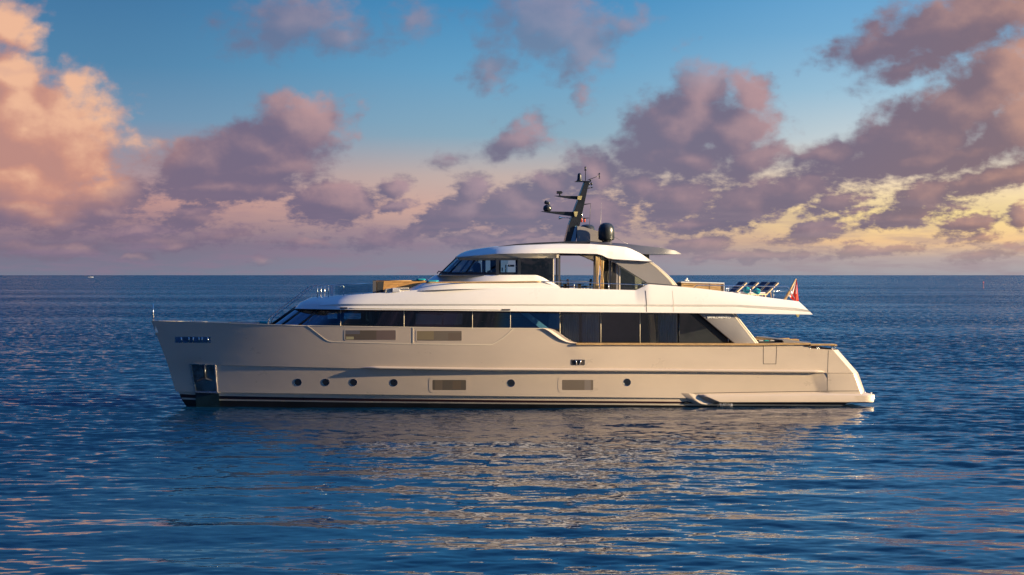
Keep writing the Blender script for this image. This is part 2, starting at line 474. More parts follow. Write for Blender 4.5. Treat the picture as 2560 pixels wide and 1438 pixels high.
# gusts: patches of livelier and calmer water
def patch(seed, sx, sy):
    r2 = np.random.default_rng(seed)
    a = np.zeros_like(X_)
    for _ in range(9):
        th, lam = r2.random() * 6.283, 10 ** r2.uniform(-.2, .5)
        a += np.sin(X_ / sx / lam * math.cos(th) * 6.283 + Y_ / sy / lam * math.sin(th) * 6.283 + r2.random() * 6.283)
    return a / 3.0
side = lambda x0, x1: np.clip((X_ - x0) / (x1 - x0), 0, 1)
lively = np.clip(1.0 + .25 * patch(3, 26, 30) + .48 * side(-9, -17) + .35 * side(14, 20), .5, 2.1)      # the hull shelters the water before it
lee = 1.0 - (.40 * np.exp(-((Y_ + 9.0) / 9.0) ** 2) + .40 * np.clip((Y_ + 62) / 12, 0, 1) * np.clip((6 - Y_) / 6, 0, 1)) * np.clip((24 - np.abs(X_)) / 8, 0, 1)     # calmer right beside the hull
for lam, th, sl, ph in waves:
    k = 6.283185 / lam
    keep = np.clip((lam * abs(math.sin(th)) + lam * .25 - 2.6 * step) / (1.6 * step), 0, 1)
    keep[rows < 36] = 0
    ok = keep > 0
    lost += (1 - keep ** 2) * sl * sl * .5
    if ok.any():
        arg = k * (math.cos(th) * X_[ok] + math.sin(th) * Y_[ok]) + ph
        h = np.sin(arg) + .18 * np.cos(2 * arg)
        Z_[ok] += (keep[ok][:, None]) * (sl / k) * h * (lively[ok] * lee[ok] if lam < 3 else 1.0)
Z_ *= flat_out
rip = np.sqrt(lost)[:, None] * np.ones_like(X_) * (.8 + .2 * lively) + .031 * side(-9, -18) * np.clip((rows - 30) / 8, 0, 1)[:, None] + .016 * side(14, 20) * np.clip((rows - 30) / 8, 0, 1)[:, None]
me = bpy.data.meshes.new('sea')
nr, nc = X_.shape
me.vertices.add(nr * nc)
me.vertices.foreach_set('co', np.stack([X_, Y_, Z_], -1).astype(np.float32).ravel())
idx = np.arange(nr * nc).reshape(nr, nc)
quads = np.stack([idx[:-1, :-1], idx[:-1, 1:], idx[1:, 1:], idx[1:, :-1]], -1).reshape(-1, 4)
me.loops.add(quads.size)
me.loops.foreach_set('vertex_index', quads.ravel().astype(np.int32))
me.polygons.add(len(quads))
me.polygons.foreach_set('loop_start', np.arange(0, quads.size, 4, dtype=np.int32))
me.polygons.foreach_set('use_smooth', np.ones(len(quads), dtype=bool))
me.attributes.new('ripple', 'FLOAT', 'POINT').data.foreach_set('value', rip.astype(np.float32).ravel())
me.update(calc_edges=True)
me.validate()
sea = bpy.data.objects.new('sea', me)
COL.objects.link(sea)
sea['kind'] = 'structure'
sea['label'] = 'rippled deep blue sea reaching to the horizon'
sm, g, b = material('sea_water', (.0015, .022, .060), .008)
b.inputs['IOR'].default_value = 1.333
geo = g.new('ShaderNodeNewGeometry')
at_ = g.new('ShaderNodeAttribute', attribute_name='ripple')
pos = geo.outputs['Position']
n1 = g.v('SUBTRACT', g.noise(g.v('MULTIPLY', pos, (.7, 1.0, 1.0)), 1.9, 3, .55, color=True), (.5, .5, .5))
n2 = g.v('SUBTRACT', g.noise(g.v('MULTIPLY', pos, (.5, 1.0, 1.0)), 6.0, 2, .5, color=True), (.5, .5, .5))
a0, a1, _ = g.sep(n1)
# facets a low eye can see lean towards it (the far side of each ripple is hidden)
streak = g.smooth(g.noise(g.v('MULTIPLY', pos, (.004, .016, 1.0)), 1.0, 4, .55), .36, .62, .62, 1.18)
far_y = g.m('MULTIPLY_ADD', a1, 9.0, -1.5)
farv = g.v('SCALE', g.xyz(g.m('MULTIPLY', a0, 8.0), far_y, 0.0), scale=g.m('MULTIPLY', g.m('MULTIPLY', at_.outputs['Fac'], 1.2), streak))
nearv = g.v('SCALE', g.v('MULTIPLY', n2, (1, 1, 0)), scale=.09)
nrm = g.v('NORMALIZE', g.v('ADD', geo.outputs['Normal'], g.v('ADD', farv, nearv)))
g.put(b.inputs['Normal'], nrm)
me.materials.append(sm)


# ------------------------------------------------------------------ building helpers
PSI = R(6.5)                               # the yacht lies with her bow a little towards the viewer
CP, SP = math.cos(PSI), math.sin(PSI)


def at(px, py, n):
    """point of the yacht (her own frame: x aft, y away, z up) at n metres off the centre plane, towards the viewer"""
    a = (px - 1280.0) / F_PX
    d = (n + CAM_Y * CP) / (a * SP - CP)
    x, y, z = d * a, CAM_Y + d, CAM_Z - (py - HOR) / F_PX * d
    return Vector((x * CP + y * SP, -n, z))


def interp(pts, x):
    return float(np.interp(x, [p[0] for p in pts], [p[1] for p in pts]))


def tag(o, label=None, cat=None, group=None, kind=None):
    if label: o['label'] = label
    if cat: o['category'] = cat
    if group: o['group'] = group
    if kind: o['kind'] = kind
    return o


def empty(name, loc=(0, 0, 0), rz=0.0):
    o = bpy.data.objects.new(name, None)
    COL.objects.link(o)
    o.location = loc
    o.rotation_euler = (0, 0, rz)
    return o


def link(name, mesh, mat, parent=None):
    o = bpy.data.objects.new(name, mesh)
    COL.objects.link(o)
    for m in (mat if isinstance(mat, (list, tuple)) else [mat]):
        mesh.materials.append(m)
    if parent is not None:
        o.parent = parent
    return o


class MB:
    """collects faces, boxes, tubes, lofts; build() links them as one object"""
    def __init__(self):
        self.v, self.f, self.mi, self.sm = [], [], [], []

    def add(self, vs, fs, mi=0, smooth=False):
        o = len(self.v)
        self.v += [tuple(q) for q in vs]
        for f in fs:
            self.f.append(tuple(o + i for i in f))
            self.mi.append(mi)
            self.sm.append(smooth)
        return self

    def loft(self, rws, mi=0, smooth=True, close=False):
        n = len(rws[0])
        vs = [p for r in rws for p in r]
        fs = []
        for i in range(len(rws) - 1):
            for j in range(n if close else n - 1):
                k = (j + 1) % n
                fs.append((i * n + j, i * n + k, (i + 1) * n + k, (i + 1) * n + j))
        return self.add(vs, fs, mi, smooth)

    def prism(self, front, back, mi=0):
        n = len(front)
        fs = [tuple(range(n)), tuple(range(2 * n - 1, n - 1, -1))]
        fs += [(i, n + i, n + (i + 1) % n, (i + 1) % n) for i in range(n)]
        return self.add(list(front) + list(back), fs, mi)

    def px(self, poly, n0, n1, mi=0):
        """outline given where it is seen, at lateral n0, extruded to lateral n1"""
        fr = [at(x, y, n0) for x, y in poly]
        bk = [Vector((p.x, -n1, p.z)) for p in fr]
        return self.prism(fr, bk, mi)

    def box(self, c, s, rot=None, mi=0):
        c = Vector(c)
        vs = []
        for dx_ in (-.5, .5):
            for dy_ in (-.5, .5):
                for dz_ in (-.5, .5):
                    q = Vector((dx_ * s[0], dy_ * s[1], dz_ * s[2]))
                    if rot is not None:
                        q = rot @ q
                    vs.append(c + q)
        return self.add(vs, [(0, 1, 3, 2), (4, 6, 7, 5), (0, 4, 5, 1), (2, 3, 7, 6), (0, 2, 6, 4), (1, 5, 7, 3)], mi)

    def tube(self, pts, r, seg=8, mi=0, cap=True):
        pts = [Vector(p) for p in pts]
        rs = r if isinstance(r, (list, tuple)) else [r] * len(pts)
        rings, up = [], Vector((0, 0, 1))
        for i, p in enumerate(pts):
            t = (pts[min(i + 1, len(pts) - 1)] - pts[max(i - 1, 0)]).normalized()
            a = t.cross(up if abs(t.z) < .95 else Vector((0, 1, 0))).normalized()
            b_ = t.cross(a)
            rings.append([p + rs[i] * (math.cos(6.2832 * k / seg) * a + math.sin(6.2832 * k / seg) * b_) for k in range(seg)])
        self.loft(rings, mi, True, close=True)
        if cap:
            self.add(rings[0], [tuple(range(seg))], mi)
            self.add(rings[-1], [tuple(range(seg - 1, -1, -1))], mi)
        return self

    def lathe(self, c, prof, seg=24, axis='Z', mi=0):
        c = Vector(c)
        rings = []
        for r, h in prof:
            ring = []
            for k in range(seg):
                a, b_ = r * math.cos(6.2832 * k / seg), r * math.sin(6.2832 * k / seg)
                ring.append(c + Vector({'Z': (a, b_, h), 'Y': (a, h, b_), 'X': (h, a, b_)}[axis]))
            rings.append(ring)
        self.loft(rings, mi, True, close=True)
        self.add(rings[0], [tuple(range(seg))], mi)
        self.add(rings[-1], [tuple(range(seg - 1, -1, -1))], mi)
        return self

    def build(self, name, mat, parent=None, bevel=0.0, origin=None):
        me_ = bpy.data.meshes.new(name)
        vs = self.v
        if origin is not None:
            o_ = Vector(origin)
            vs = [Vector(q) - o_ for q in vs]
        me_.from_pydata([tuple(q) for q in vs], [], self.f)
        me_.polygons.foreach_set('material_index', self.mi)
        me_.polygons.foreach_set('use_smooth', self.sm)
        bm = bmesh.new()
        bm.from_mesh(me_)
        bmesh.ops.remove_doubles(bm, verts=bm.verts, dist=1e-4)
        bmesh.ops.dissolve_degenerate(bm, edges=bm.edges, dist=1e-5)
        bmesh.ops.recalc_face_normals(bm, faces=bm.faces)
        if bevel:
            es = [e for e in bm.edges if len(e.link_faces) == 2 and e.calc_face_angle(0) > .6]
            bmesh.ops.bevel(bm, geom=es, offset=bevel, segments=2, affect='EDGES', profile=.6, clamp_overlap=True)
        bm.to_mesh(me_)
        bm.free()
        o = link(name, me_, mat, parent)
        if origin is not None:
            o.location = origin
        return o


def mirror(p):
    return Vector((p.x, -p.y, p.z))


def sharp(o, deg=35):
    """smooth shading that keeps real edges crisp"""
    me_ = o.data
    me_.polygons.foreach_set('use_smooth', [True] * len(me_.polygons))
    bm = bmesh.new()
    bm.from_mesh(me_)
    for e in bm.edges:
        if len(e.link_faces) == 2 and e.calc_face_angle(0) > R(deg):
            e.smooth = False
    bm.to_mesh(me_)
    bm.free()
    return o


yacht = empty('motor_yacht', (0, 0, 0), PSI)
tag(yacht, 'long beige and white three deck motor yacht anchored on the calm sea', 'yacht')

# ------------------------------------------------------------------ hull lines: (stem px, stern px, py by px, half-breadth, entry length, fullness)
SHEER = [(378, 802), (562, 807), (674, 811), (767, 813.5), (900, 815.5), (1181, 819.5), (1363, 820.5), (1376, 821.5), (1386, 824.5), (1397, 831), (1412, 843), (1424, 851), (1434, 855.5), (1446, 858), (1500, 859), (1908, 862.5), (2010, 864), (2022, 870), (2031, 873.5), (2092, 874.5)]
KNUCK = [(417, 905), (537, 912), (674, 916), (900, 921), (1200, 924), (1700, 929), (2145, 933)]
CHINE = [(439, 979), (487, 980.5), (900, 986), (1300, 991), (1721, 995.5), (2170, 1000)]
STRP1 = [(447, 985), (547, 990), (900, 996.5), (1300, 1001), (1721, 1004.5), (2150, 1008)]
STRP2 = [(451, 994), (547, 998), (900, 1003), (1300, 1007), (1721, 1009.5), (2150, 1012.5)]
IVORY = [(453, 998.5), (547, 1001.5), (900, 1006.5), (1300, 1010.5), (1721, 1014), (2150, 1016)]


def hb(px, stem, L, B, p):
    s = min(max((px - stem) / L, 0), 1)
    return B * (1 - (1 - s) ** p)


LEV = {  # stem, stern, py, L, B, p
    'sheer': (378, 2092, SHEER, 1150, 3.80, 2.2),
    'knuckle': (417, 2143, KNUCK, 1180, 3.78, 2.05),
    'inset': (417.6, 2143, [(x, y + 1.2) for x, y in KNUCK], 1185, 3.71, 2.05),
    'chine': (439, 2167, CHINE, 1230, 3.62, 1.95),
    'chinein': (447, 2150, [(x, y + .8) for x, y in CHINE], 1235, 3.52, 1.95),
    'strp1': (449, 2120, STRP1, 1240, 3.50, 1.92),
    'strp2': (452, 2110, STRP2, 1240, 3.48, 1.9),
    'ivory': (454, 2100, IVORY, 1245, 3.46, 1.88),
    'water': (469, 2063, [(469, 1021), (900, 1024), (1300, 1023), (2063, 1021)], 1250, 3.42, 1.85),
}


def lev_point(name, px, off=0.0):
    st, en, py, L, B, p = LEV[name]
    n = max(hb(px, st, L, B, p), 0) + off
    if name in ('inset', 'chine', 'chinein'):              # the step dies out towards the stern
        n += (3.76 - B) * min(max((px - 2050) / 30, 0), 1)
    if name in ('sheer', 'knuckle', 'inset', 'chine', 'chinein'):
        u = min(max((px - (en - 11)) / 11, 0), 1)          # rounded quarter
        n -= .22 * u ** 2
    return at(px, interp(py, px), n)


def lev_n(name, px):
    st, en, py, L, B, p = LEV[name]
    return hb(px, st, L, B, p)


NS = 340


def lev_row(name, sub=None):
    st, en = LEV[name][0], LEV[name][1]
    out = []
    for i in range(NS + 1):
        t = i / NS
        t = t * .35 + .65 * t ** 1.15
        if i > NS - 12:
            t = 1 - (NS - i) / 11 * .0105
        out.append(lev_point(name, st + (en - st) * t))
    return out


def blend(a, b_, f, bulge=0.0):
    out = []
    for p, q in zip(a, b_):
        m_ = p.lerp(q, f)
        m_.y -= bulge * min(1.0, abs(m_.y) / 2.0)
        out.append(m_)
    return out


def hull_side_y(px, py):
    """how far off the centre plane the topside is at this place"""
    q = at(px, py, 3.0)
    hit = hull_bvh.ray_cast(CAM_L, (q - CAM_L).normalized())[0]
    if hit is not None and hit.y < .2:
        return -hit.y
    names = ['sheer', 'knuckle', 'chine', 'water'] if py < interp(KNUCK, px) else ['inset', 'chine', 'chinein', 'water']
    ys = [interp(LEV[n_][2], px) for n_ in names]
    ns = [lev_n(n_, px) for n_ in names]
    return float(np.interp(py, ys, ns))


rs = {k: lev_row(k) for k in LEV}
keel = [Vector((p.x, p.y * .55, -1.3)) for p in rs['water']]


def side_mesh(mb, rowset, mi=0):
    mb.loft(rowset, mi)
    mb.loft([[mirror(p) for p in r_] for r_ in rowset], mi)


hull = MB()
upper = [rs['sheer']] + [blend(rs['sheer'], rs['knuckle'], f, .0) for f in (.2, .4, .6, .8)] + [rs['knuckle']]
side_mesh(hull, upper)
side_mesh(hull, [rs['knuckle'], rs['inset']])
side_mesh(hull, [rs['inset'], blend(rs['inset'], rs['chine'], .5, .0), rs['chine']])
side_mesh(hull, [rs['chine'], rs['chinein']])
side_mesh(hull, [rs['chinein'], rs['strp1']])
# bulwark cap and inside face, and the transom
inn = [Vector((p.x + (.25 if i < 3 else 0), min(p.y + .16, -.0), p.z)) for i, p in enumerate(rs['sheer'])]
inl = [Vector((p.x, p.y, p.z - .75)) for p in inn]
side_mesh(hull, [rs['sheer'], inn, inl])
tr_rows = []
for k in ('sheer', 'knuckle', 'chine'):
    p = rs[k][-1]
    c_ = []
    for f in (0, .04, .09, .15, .5, .85, .91, .96, 1):
        rnd = {0: 0, .04: .13, .09: .21, .15: .25, .5: .27, .85: .25, .91: .21, .96: .13, 1: 0}[f]
        c_.append(Vector((p.x + rnd, p.y + (-2 * p.y) * f, p.z)))
    tr_rows.append(c_)
hull.loft(tr_rows)
from mathutils.bvhtree import BVHTree
hull_bvh = BVHTree.FromPolygons([Vector(q) for q in hull.v], [list(f_) for f_ in hull.f])
CAM_L = Matrix.Rotation(-PSI, 3, 'Z') @ Vector((0, CAM_Y, CAM_Z))
hull_o = sharp(hull.build('hull', M['hull'], yacht), 24)

bot = MB()
side_mesh(bot, [rs['ivory'], rs['water'], keel])
bot.loft([[rs['ivory'][-1], rs['water'][-1], keel[-1]], [mirror(rs['ivory'][-1]), mirror(rs['water'][-1]), mirror(keel[-1])]])
bot.build('bottom', M['black'], yacht)
st_ = MB(); side_mesh(st_, [rs['strp1'], rs['strp2']]); st_.build('boot_stripe', M['stripe'], yacht)
st_ = MB(); side_mesh(st_, [rs['strp2'], rs['ivory']]); st_.build('waterline_stripe', M['ivory'], yacht)

# long rub rail along the knuckle
rr = MB()
prof = [(-.02, -.075), (.10, -.065), (.15, -.02), (.15, .03), (.10, .075), (-.02, .085)]
ring_rows = []
for i in range(90):
    px = 903 + (2058 - 903) * i / 89
    base_ = at(px, interp([(903, 919.5), (1200, 923.5), (1700, 926.5), (2058, 929.5)], px), lev_n('knuckle', px))
    k = min(1.0, i / 2.5 + .05, (89 - i) / 1.0 + .5)
    ring_rows.append([base_ + Vector((0, -a * k, b_ * k)) for a, b_ in prof])
rr.loft(ring_rows, 0, True)
rr.loft([[mirror(p) for p in r_] for r_ in ring_rows], 0, True)
rr.add(ring_rows[-1], [tuple(range(6))]); rr.add(ring_rows[0], [tuple(range(6))])
sharp(rr.build('rub_rail', M['hull'], yacht), 50)


def on_hull(pts, off):
    return [at(x, y, hull_side_y(x, y) + off) for x, y in pts]


def hull_line(name, pts, width_px, mat, off=.012, parent=None, depth=.03):
    """a narrow band following the hull's surface"""
    mb = MB()
    fine = []
    for (x0, y0), (x1, y1) in zip(pts[:-1], pts[1:]):
        m_ = max(2, int(math.hypot(x1 - x0, y1 - y0) / 12))
        fine += [(x0 + (x1 - x0) * i / m_, y0 + (y1 - y0) * i / m_) for i in range(m_)]
    fine.append(pts[-1])
    a, b_ = [], []
    for i, (x, y) in enumerate(fine):
        x0, y0 = fine[max(i - 1, 0)]
        x1, y1 = fine[min(i + 1, len(fine) - 1)]
        l = math.hypot(x1 - x0, y1 - y0)
        nx, ny = -(y1 - y0) / l * width_px / 2, (x1 - x0) / l * width_px / 2
        a.append((x + nx, y + ny)); b_.append((x - nx, y - ny))
    f0, f1 = on_hull(a, off), on_hull(b_, off)
    g0, g1 = on_hull(a, off - depth), on_hull(b_, off - depth)
    mb.loft([g0, f0, f1, g1], 0, False)
    mb.build(name, mat, parent or yacht)


hull_line('balcony_seam', [(768, 814.5), (780, 823), (797, 836.5), (808, 845), (814, 849.5), (821, 853), (830, 855), (930, 857.5), (1032, 860), (1130, 861.5), (1222, 862.5), (1231, 861), (1240, 856.5), (1256, 846.5), (1270, 835), (1284, 822)], 1.7, M['seam'])
hull_line('balcony_seam', [(1032.5, 818.5), (1032.5, 859)], 1.8, M['seam'])
hull_line('sheer_trim', [(560, 807.8), (674, 811.8), (767, 814.2), (900, 816.6), (1181, 820.6), (1363, 821.4)], 1.5, M['seam'])
for pts in ([(1908.5, 864), (1908.5, 910)], [(1942, 864), (1940, 910)], [(1908.5, 910), (1940, 910)]):
    hull_line('hatch_seam', pts, 1.2, M['groove'], off=.004, depth=.02)
hull_line('panel_seam', [(2071, 876), (2069, 930), (2068, 977)], 1.0, M['groove'], off=.004, depth=.02)
hull_line('platform_seam', [(1726, 983.5), (1900, 980.5), (2071, 978), (2160, 977.5)], 1.4, M['groove'], off=.004, depth=.02)


def framed_window(name, box_px, frame_px, mat_frame, mat_pane, round_px=3.0, depth=.10, pane_children=True):
    """a rectangular hull light: moulded frame and an opaque pane"""
    x0, y0, x1, y1 = box_px
    fx, fy = frame_px

    def rounded(ax0, ay0, ax1, ay1, r_, m_=4):
        out = []
        for cx, cy, s in ((ax1 - r_, ay0 + r_, -90), (ax1 - r_, ay1 - r_, 0), (ax0 + r_, ay1 - r_, 90), (ax0 + r_, ay0 + r_, 180)):
            for k in range(m_ + 1):
                th = R(s + 90 * k / m_)
                out.append((cx + r_ * math.cos(th), cy + r_ * math.sin(th)))
        return out
    outer = rounded(x0 - fx, y0 - fy, x1 + fx, y1 + fy, round_px + fx * .6)
    inner = rounded(x0, y0, x1, y1, round_px * .6)
    mb = MB()
    r0, r1, r2, r3 = on_hull(outer, -.01), on_hull(outer, .006), on_hull(inner, .006), on_hull(inner, -.002)
    mb.loft([r0, r1, r2, r3], 0, False, close=True)
    fr = mb.build(name, mat_frame, yacht)
    pane = MB()
    pane.loft([on_hull([(x0 + (x1 - x0) * i / 24, y0 + (y1 - y0) * j / 6) for i in range(25)], .004) for j in range(7)])
    pane.build('pane', mat_pane, fr)
    return fr


def window_paint(name, base, parts):
    """opaque hull glass: bronze base colour with rectangular patches of other tones"""
    m, g, b = material(name, base, .12, coat=.6)
    t = g.new('ShaderNodeTexCoord')
    gx = g.sep(t.outputs['Generated'])
    c = base + (1,)
    for lo, hi, z0, z1, colr in parts:
        k = g.m('MULTIPLY', g.m('MULTIPLY', g.m('GREATER_THAN', gx[0], lo), g.m('LESS_THAN', gx[0], hi)), g.m('MULTIPLY', g.m('GREATER_THAN', gx[2], z0), g.m('LESS_THAN', gx[2], z1)))
        c = g.mix(k, c, colr + (1,))  # each patch tone is painted into the pane's colour
    g.put(b.inputs['Base Color'], c)
    return m


framed_window('balcony_window', (863, 826, 989, 850), (3, 2.2), M['hull'], window_paint('balcony_glass', (.145, .115, .085), [(0, .29, .6, 1, (.17, .16, .17)), (.62, 1, 0, 1, (.19, .14, .12)), (0.02, .17, .06, .34, (.50, .44, .24))]))
framed_window('balcony_window', (1042, 827.5, 1154, 852), (3, 2.2), M['hull'], window_paint('balcony_glass_aft', (.18, .15, .115), [(0, .38, .12, 1, (.25, .20, .12)), (.7, 1, 0, .8, (.16, .125, .095))]))
framed_window('hull_window', (1081, 950, 1165, 975.5), (9, 6.5), M['hull'], window_paint('hull_glass', (.125, .105, .08), [(.08, .3, 0, 1, (.17, .135, .10)), (.6, .85, .1, .9, (.15, .115, .08))]), 4)
framed_window('hull_window', (1405, 950, 1483, 975.5), (10, 7), M['hull'], window_paint('hull_glass_aft', (.17, .14, .11), [(.72, .92, 0, 1, (.22, .19, .17))]), 4)

# round ports with a steel rim
for cx, cy in ((745, 956), (814.5, 956), (883.7, 956.3), (984.6, 957), (1277.7, 958), (1568, 956)):
    n = hull_side_y(cx, cy)
    c = at(cx, cy, n)
    tdir = (at(cx + 8, cy, hull_side_y(cx + 8, cy)) - at(cx - 8, cy, hull_side_y(cx - 8, cy))).normalized()
    vdir = (at(cx, cy - 8, hull_side_y(cx, cy - 8)) - at(cx, cy + 8, hull_side_y(cx, cy + 8))).normalized()
    ndir = tdir.cross(vdir).normalized()
    if ndir.y > 0: ndir = -ndir
    rim = MB()
    rg = []
    for r_, o in ((.195, -.01), (.195, .006), (.175, .007), (.165, .0)):
        rg.append([c + ndir * o + r_ * (math.cos(6.2832 * k / 28) * tdir + math.sin(6.2832 * k / 28) * vdir) for k in range(28)])
    rim.loft(rg, 0, False, close=True)
    ro = rim.build('porthole', M['chrome'], yacht)
    pn = MB()
    pn.add([c + ndir * .004 + .17 * (math.cos(6.2832 * k / 28) * tdir + math.sin(6.2832 * k / 28) * vdir) for k in range(28)], [tuple(range(28))])
    pn.build('pane', M['navy'], ro)

# hawse openings: flat coloured panes with steel frames, dividers and bitts
def hawse(name, box_px, dividers, back_mat):
    fr = framed_window(name, box_px, (1.2, 1.0), M['chrome'], back_mat, 1.5)
    x0, y0, x1, y1 = box_px
    for (dx_, tilt) in dividers:
        mb = MB()
        mb.tube(on_hull([(dx_, y0 + .5), (dx_ + tilt, y1 - .5)], .03), .028, 8)
        mb.build('roller', M['chrome'], fr)
    return fr


mh = varied('mooring_recess_reflection', (.16, .26, .40), .16, metal=.85, scale=3, amount=.5)  # steel tinted blue, the recess's reflection put into its colour
hb_ = hawse('mooring_slot', (438.5, 843, 526, 856.5), [(453, 1), (472, 1), (483, -1), (497, 1), (505, 0), (519, 1)], mh)
mb = MB()
mb.px([(468, 846), (493, 845), (516, 847), (515, 852), (480, 850.5)], lev_n('sheer', 490) - .22, lev_n('sheer', 490) - .5)
hawse('hawse_hole', (1428, 900, 1461, 912.5), [(1439, 3), (1452, -3)], M['groove'])

# anchor pocket at the bow
pk = [(473.5, 909.8), (537, 912.2), (543.8, 981.5), (487, 980)]
pin = [(477.5, 911.5), (534.8, 913.6), (540.8, 979), (490, 978)]
pocket = MB()
pocket.loft([on_hull(pk, .0), on_hull(pk, .035), on_hull(pin, .03), on_hull(pin, .012)], 0, False, close=True)
po = pocket.build('anchor_pocket', M['steel'], yacht)
pp = MB()
quad = lambda a, b_: tuple((pin[0][k] * (1 - a) + pin[1][k] * a) * (1 - b_) + (pin[3][k] * (1 - a) + pin[2][k] * a) * b_ for k in (0, 1))
pp.loft([on_hull([quad(i / 10, j / 10) for i in range(11)], .010) for j in range(11)])
pp.build('back_plate', varied('mirror_plate', (.18, .22, .24), .14, metal=.9, scale=1.2, amount=.5, stretch=(1, 1, 1.5)), po)
pl = MB()
plo = [(488, 981.5), (547, 983.5), (550, 1022), (491, 1022)]
pl.prism([at(x, y, hull_side_y(x, min(y, 985)) + .06) for x, y in plo], [at(x, y, hull_side_y(x, min(y, 985)) - .25) for x, y in plo])
pl.build('chafe_plate', varied('teal_black_plate', (.012, .035, .045), .22, metal=.4, scale=2, amount=.2), yacht)
pb = MB(); pb.prism([at(x, y, hull_side_y(x, 980) + .07) for x, y in [(488, 979), (545, 981), (545.4, 983.6), (488.3, 981.7)]], [at(x, y, hull_side_y(x, 980) - .05) for x, y in [(488, 979), (545, 981), (545.4, 983.6), (488.3, 981.7)]])
pb.build('pocket_lip', M['steel'], po)
anchor = empty('anchor', (0, 0, 0), PSI)
tag(anchor, 'dark steel anchor stowed in the open pocket of the bow', 'anchor')
nA = hull_side_y(510, 945) + .07
mb = MB(); mb.tube([at(511, 913, hull_side_y(511, 914) + .07), at(512.5, 948, nA + .03)], [.05, .075], 10); mb.build('shank', M['mast'], anchor)
mb = MB()
for sx in (-1, 1):
    mb.prism([at(513 + sx * 1, 943, nA + .10), at(513 + sx * 21, 951, nA + .05), at(513 + sx * 20.5, 953.5, nA + .05), at(513 + sx * 1, 948, nA + .12)],
             [at(513 + sx * 1, 943, nA), at(513 + sx * 21, 951, nA), at(513 + sx * 20.5, 953.5, nA), at(513 + sx * 1, 948, nA)])
mb.build('arms', M['mast'], anchor)
for sx in (-1, 1):
    mb = MB()
    mb.prism([at(513 + sx * 6, 915, nA + .03), at(513 + sx * 9, 915, nA + .03), at(513 + sx * 2, 932, nA + .1)],
             [at(513 + sx * 6, 915, nA), at(513 + sx * 9, 915, nA), at(513 + sx * 2, 932, nA)])
    mb.build('fluke', M['mast'], anchor)

# ------------------------------------------------------------------ swim platform wing along the quarter
wing = MB()
NW = 60
rows_w = []
WST = [1737, 1741, 1745, 1778, 1783, 1783]
WEN = [2186, 2186, 2186, 2184, 2182, 2180]
WPY = [[(1737, 984.2), (2071, 979), (2150, 979), (2186, 986)], [(1741, 988), (2071, 984.5), (2186, 986.5)], [(1745, 992), (2071, 990), (2186, 989)], [(1778, 1005), (1800, 1005.5), (2186, 1005)], [(1783, 1007), (2186, 1007)], [(1783, 1006), (2186, 1006)]]
WOF = [0, .75, 1.0, .96, .7, 0]
for i in range(NW + 1):
    f = i / NW
    t = .35 * f + .65 * f ** 1.9
    row = []
    for j in range(6):
        px = WST[j] + (WEN[j] - WST[j]) * t
        run = px - WST[j]
        out = .24 * min(1.0, run / 20.0) ** 1.05 * min(1.0, max(0.0, (2186.5 - px) / 14.0)) ** .4
        row.append(at(px, interp(WPY[j], px), 3.60 + out * WOF[j] - (.35 if j == 5 else 0)))
    rows_w.append(row)
wing.loft(rows_w)
wing.loft([[mirror(p) for p in r_] for r_ in rows_w])
e = rows_w[-1]
wing.loft([e, [mirror(p) for p in e]], 0, False)
wing.loft([[rows_w[k][0] for k in range(48, NW + 1)], [mirror(rows_w[k][0]) for k in range(48, NW + 1)]], 0, False)
wing.loft([[rows_w[k][5] for k in range(48, NW + 1)], [mirror(rows_w[k][5]) for k in range(48, NW + 1)]], 0, False)
sharp(wing.build('swim_platform', M['hull'], yacht), 40)
sc = MB()
sc_t = [(1719, 983), (1729, 993), (1738, 1002), (1748, 1008.5), (1760, 1011)]
sc_m = [(1724, 983), (1734, 993.5), (1743, 1002.5), (1753, 1009), (1766, 1011.4)]
sc_b = [(1742, 985), (1749, 993), (1758, 1000), (1769, 1005), (1786, 1008)]
sc.loft([on_hull([(x - 16, y) for x, y in sc_t], .004), [at(x, y, 3.68) for x, y in sc_t], [at(x, y, 3.68) for x, y in sc_m], [at(x, y, 3.60) for x, y in sc_b]])
sc.build('spray_scoop', M['hull'], yacht)
mb = MB(); mb.box(at(1716, 1006.5, 3.52), (.22, .06, .14)); mb.build('side_vent', M['black'], yacht, .02)
mb = MB(); mb.tube([at(2161, 977, 3.3), at(2161, 987, 3.3)], .07, 10); mb.build('platform_strut', M['chrome'], yacht)
mb = MB(); mb.tube([at(2178, 981.5, 3.5), at(2178, 986, 3.5)], [.05, .03], 8); mb.build('platform_light', M['white'], yacht)

# ------------------------------------------------------------------ decks
def plan_strip(a, b_, zoff=0.0):
    """flat deck between a row of points and its mirror image"""
    return [[p + Vector((0, 0, zoff)) for p in a], [mirror(p) + Vector((0, 0, zoff)) for p in a]]


mb = MB()
mb.loft(plan_strip([Vector((p.x, min(p.y + .5, -.02), p.z - .7)) for p in inn[2:150]], None), 0, False)
mb.build('foredeck', M['teakdeck'], yacht)
zc = at(1700, 862, 3.6).z
mb = MB()
xs = [at(1380, 860, 3.6).x, at(2085, 868, 3.6).x]
mb.loft([[Vector((xs[0], -3.4, zc - .85)), Vector((xs[1], -3.4, zc - .85))], [Vector((xs[0], 3.4, zc - .85)), Vector((xs[1], 3.4, zc - .85))]], 0, False)
mb.build('main_deck', M['teakdeck'], yacht)

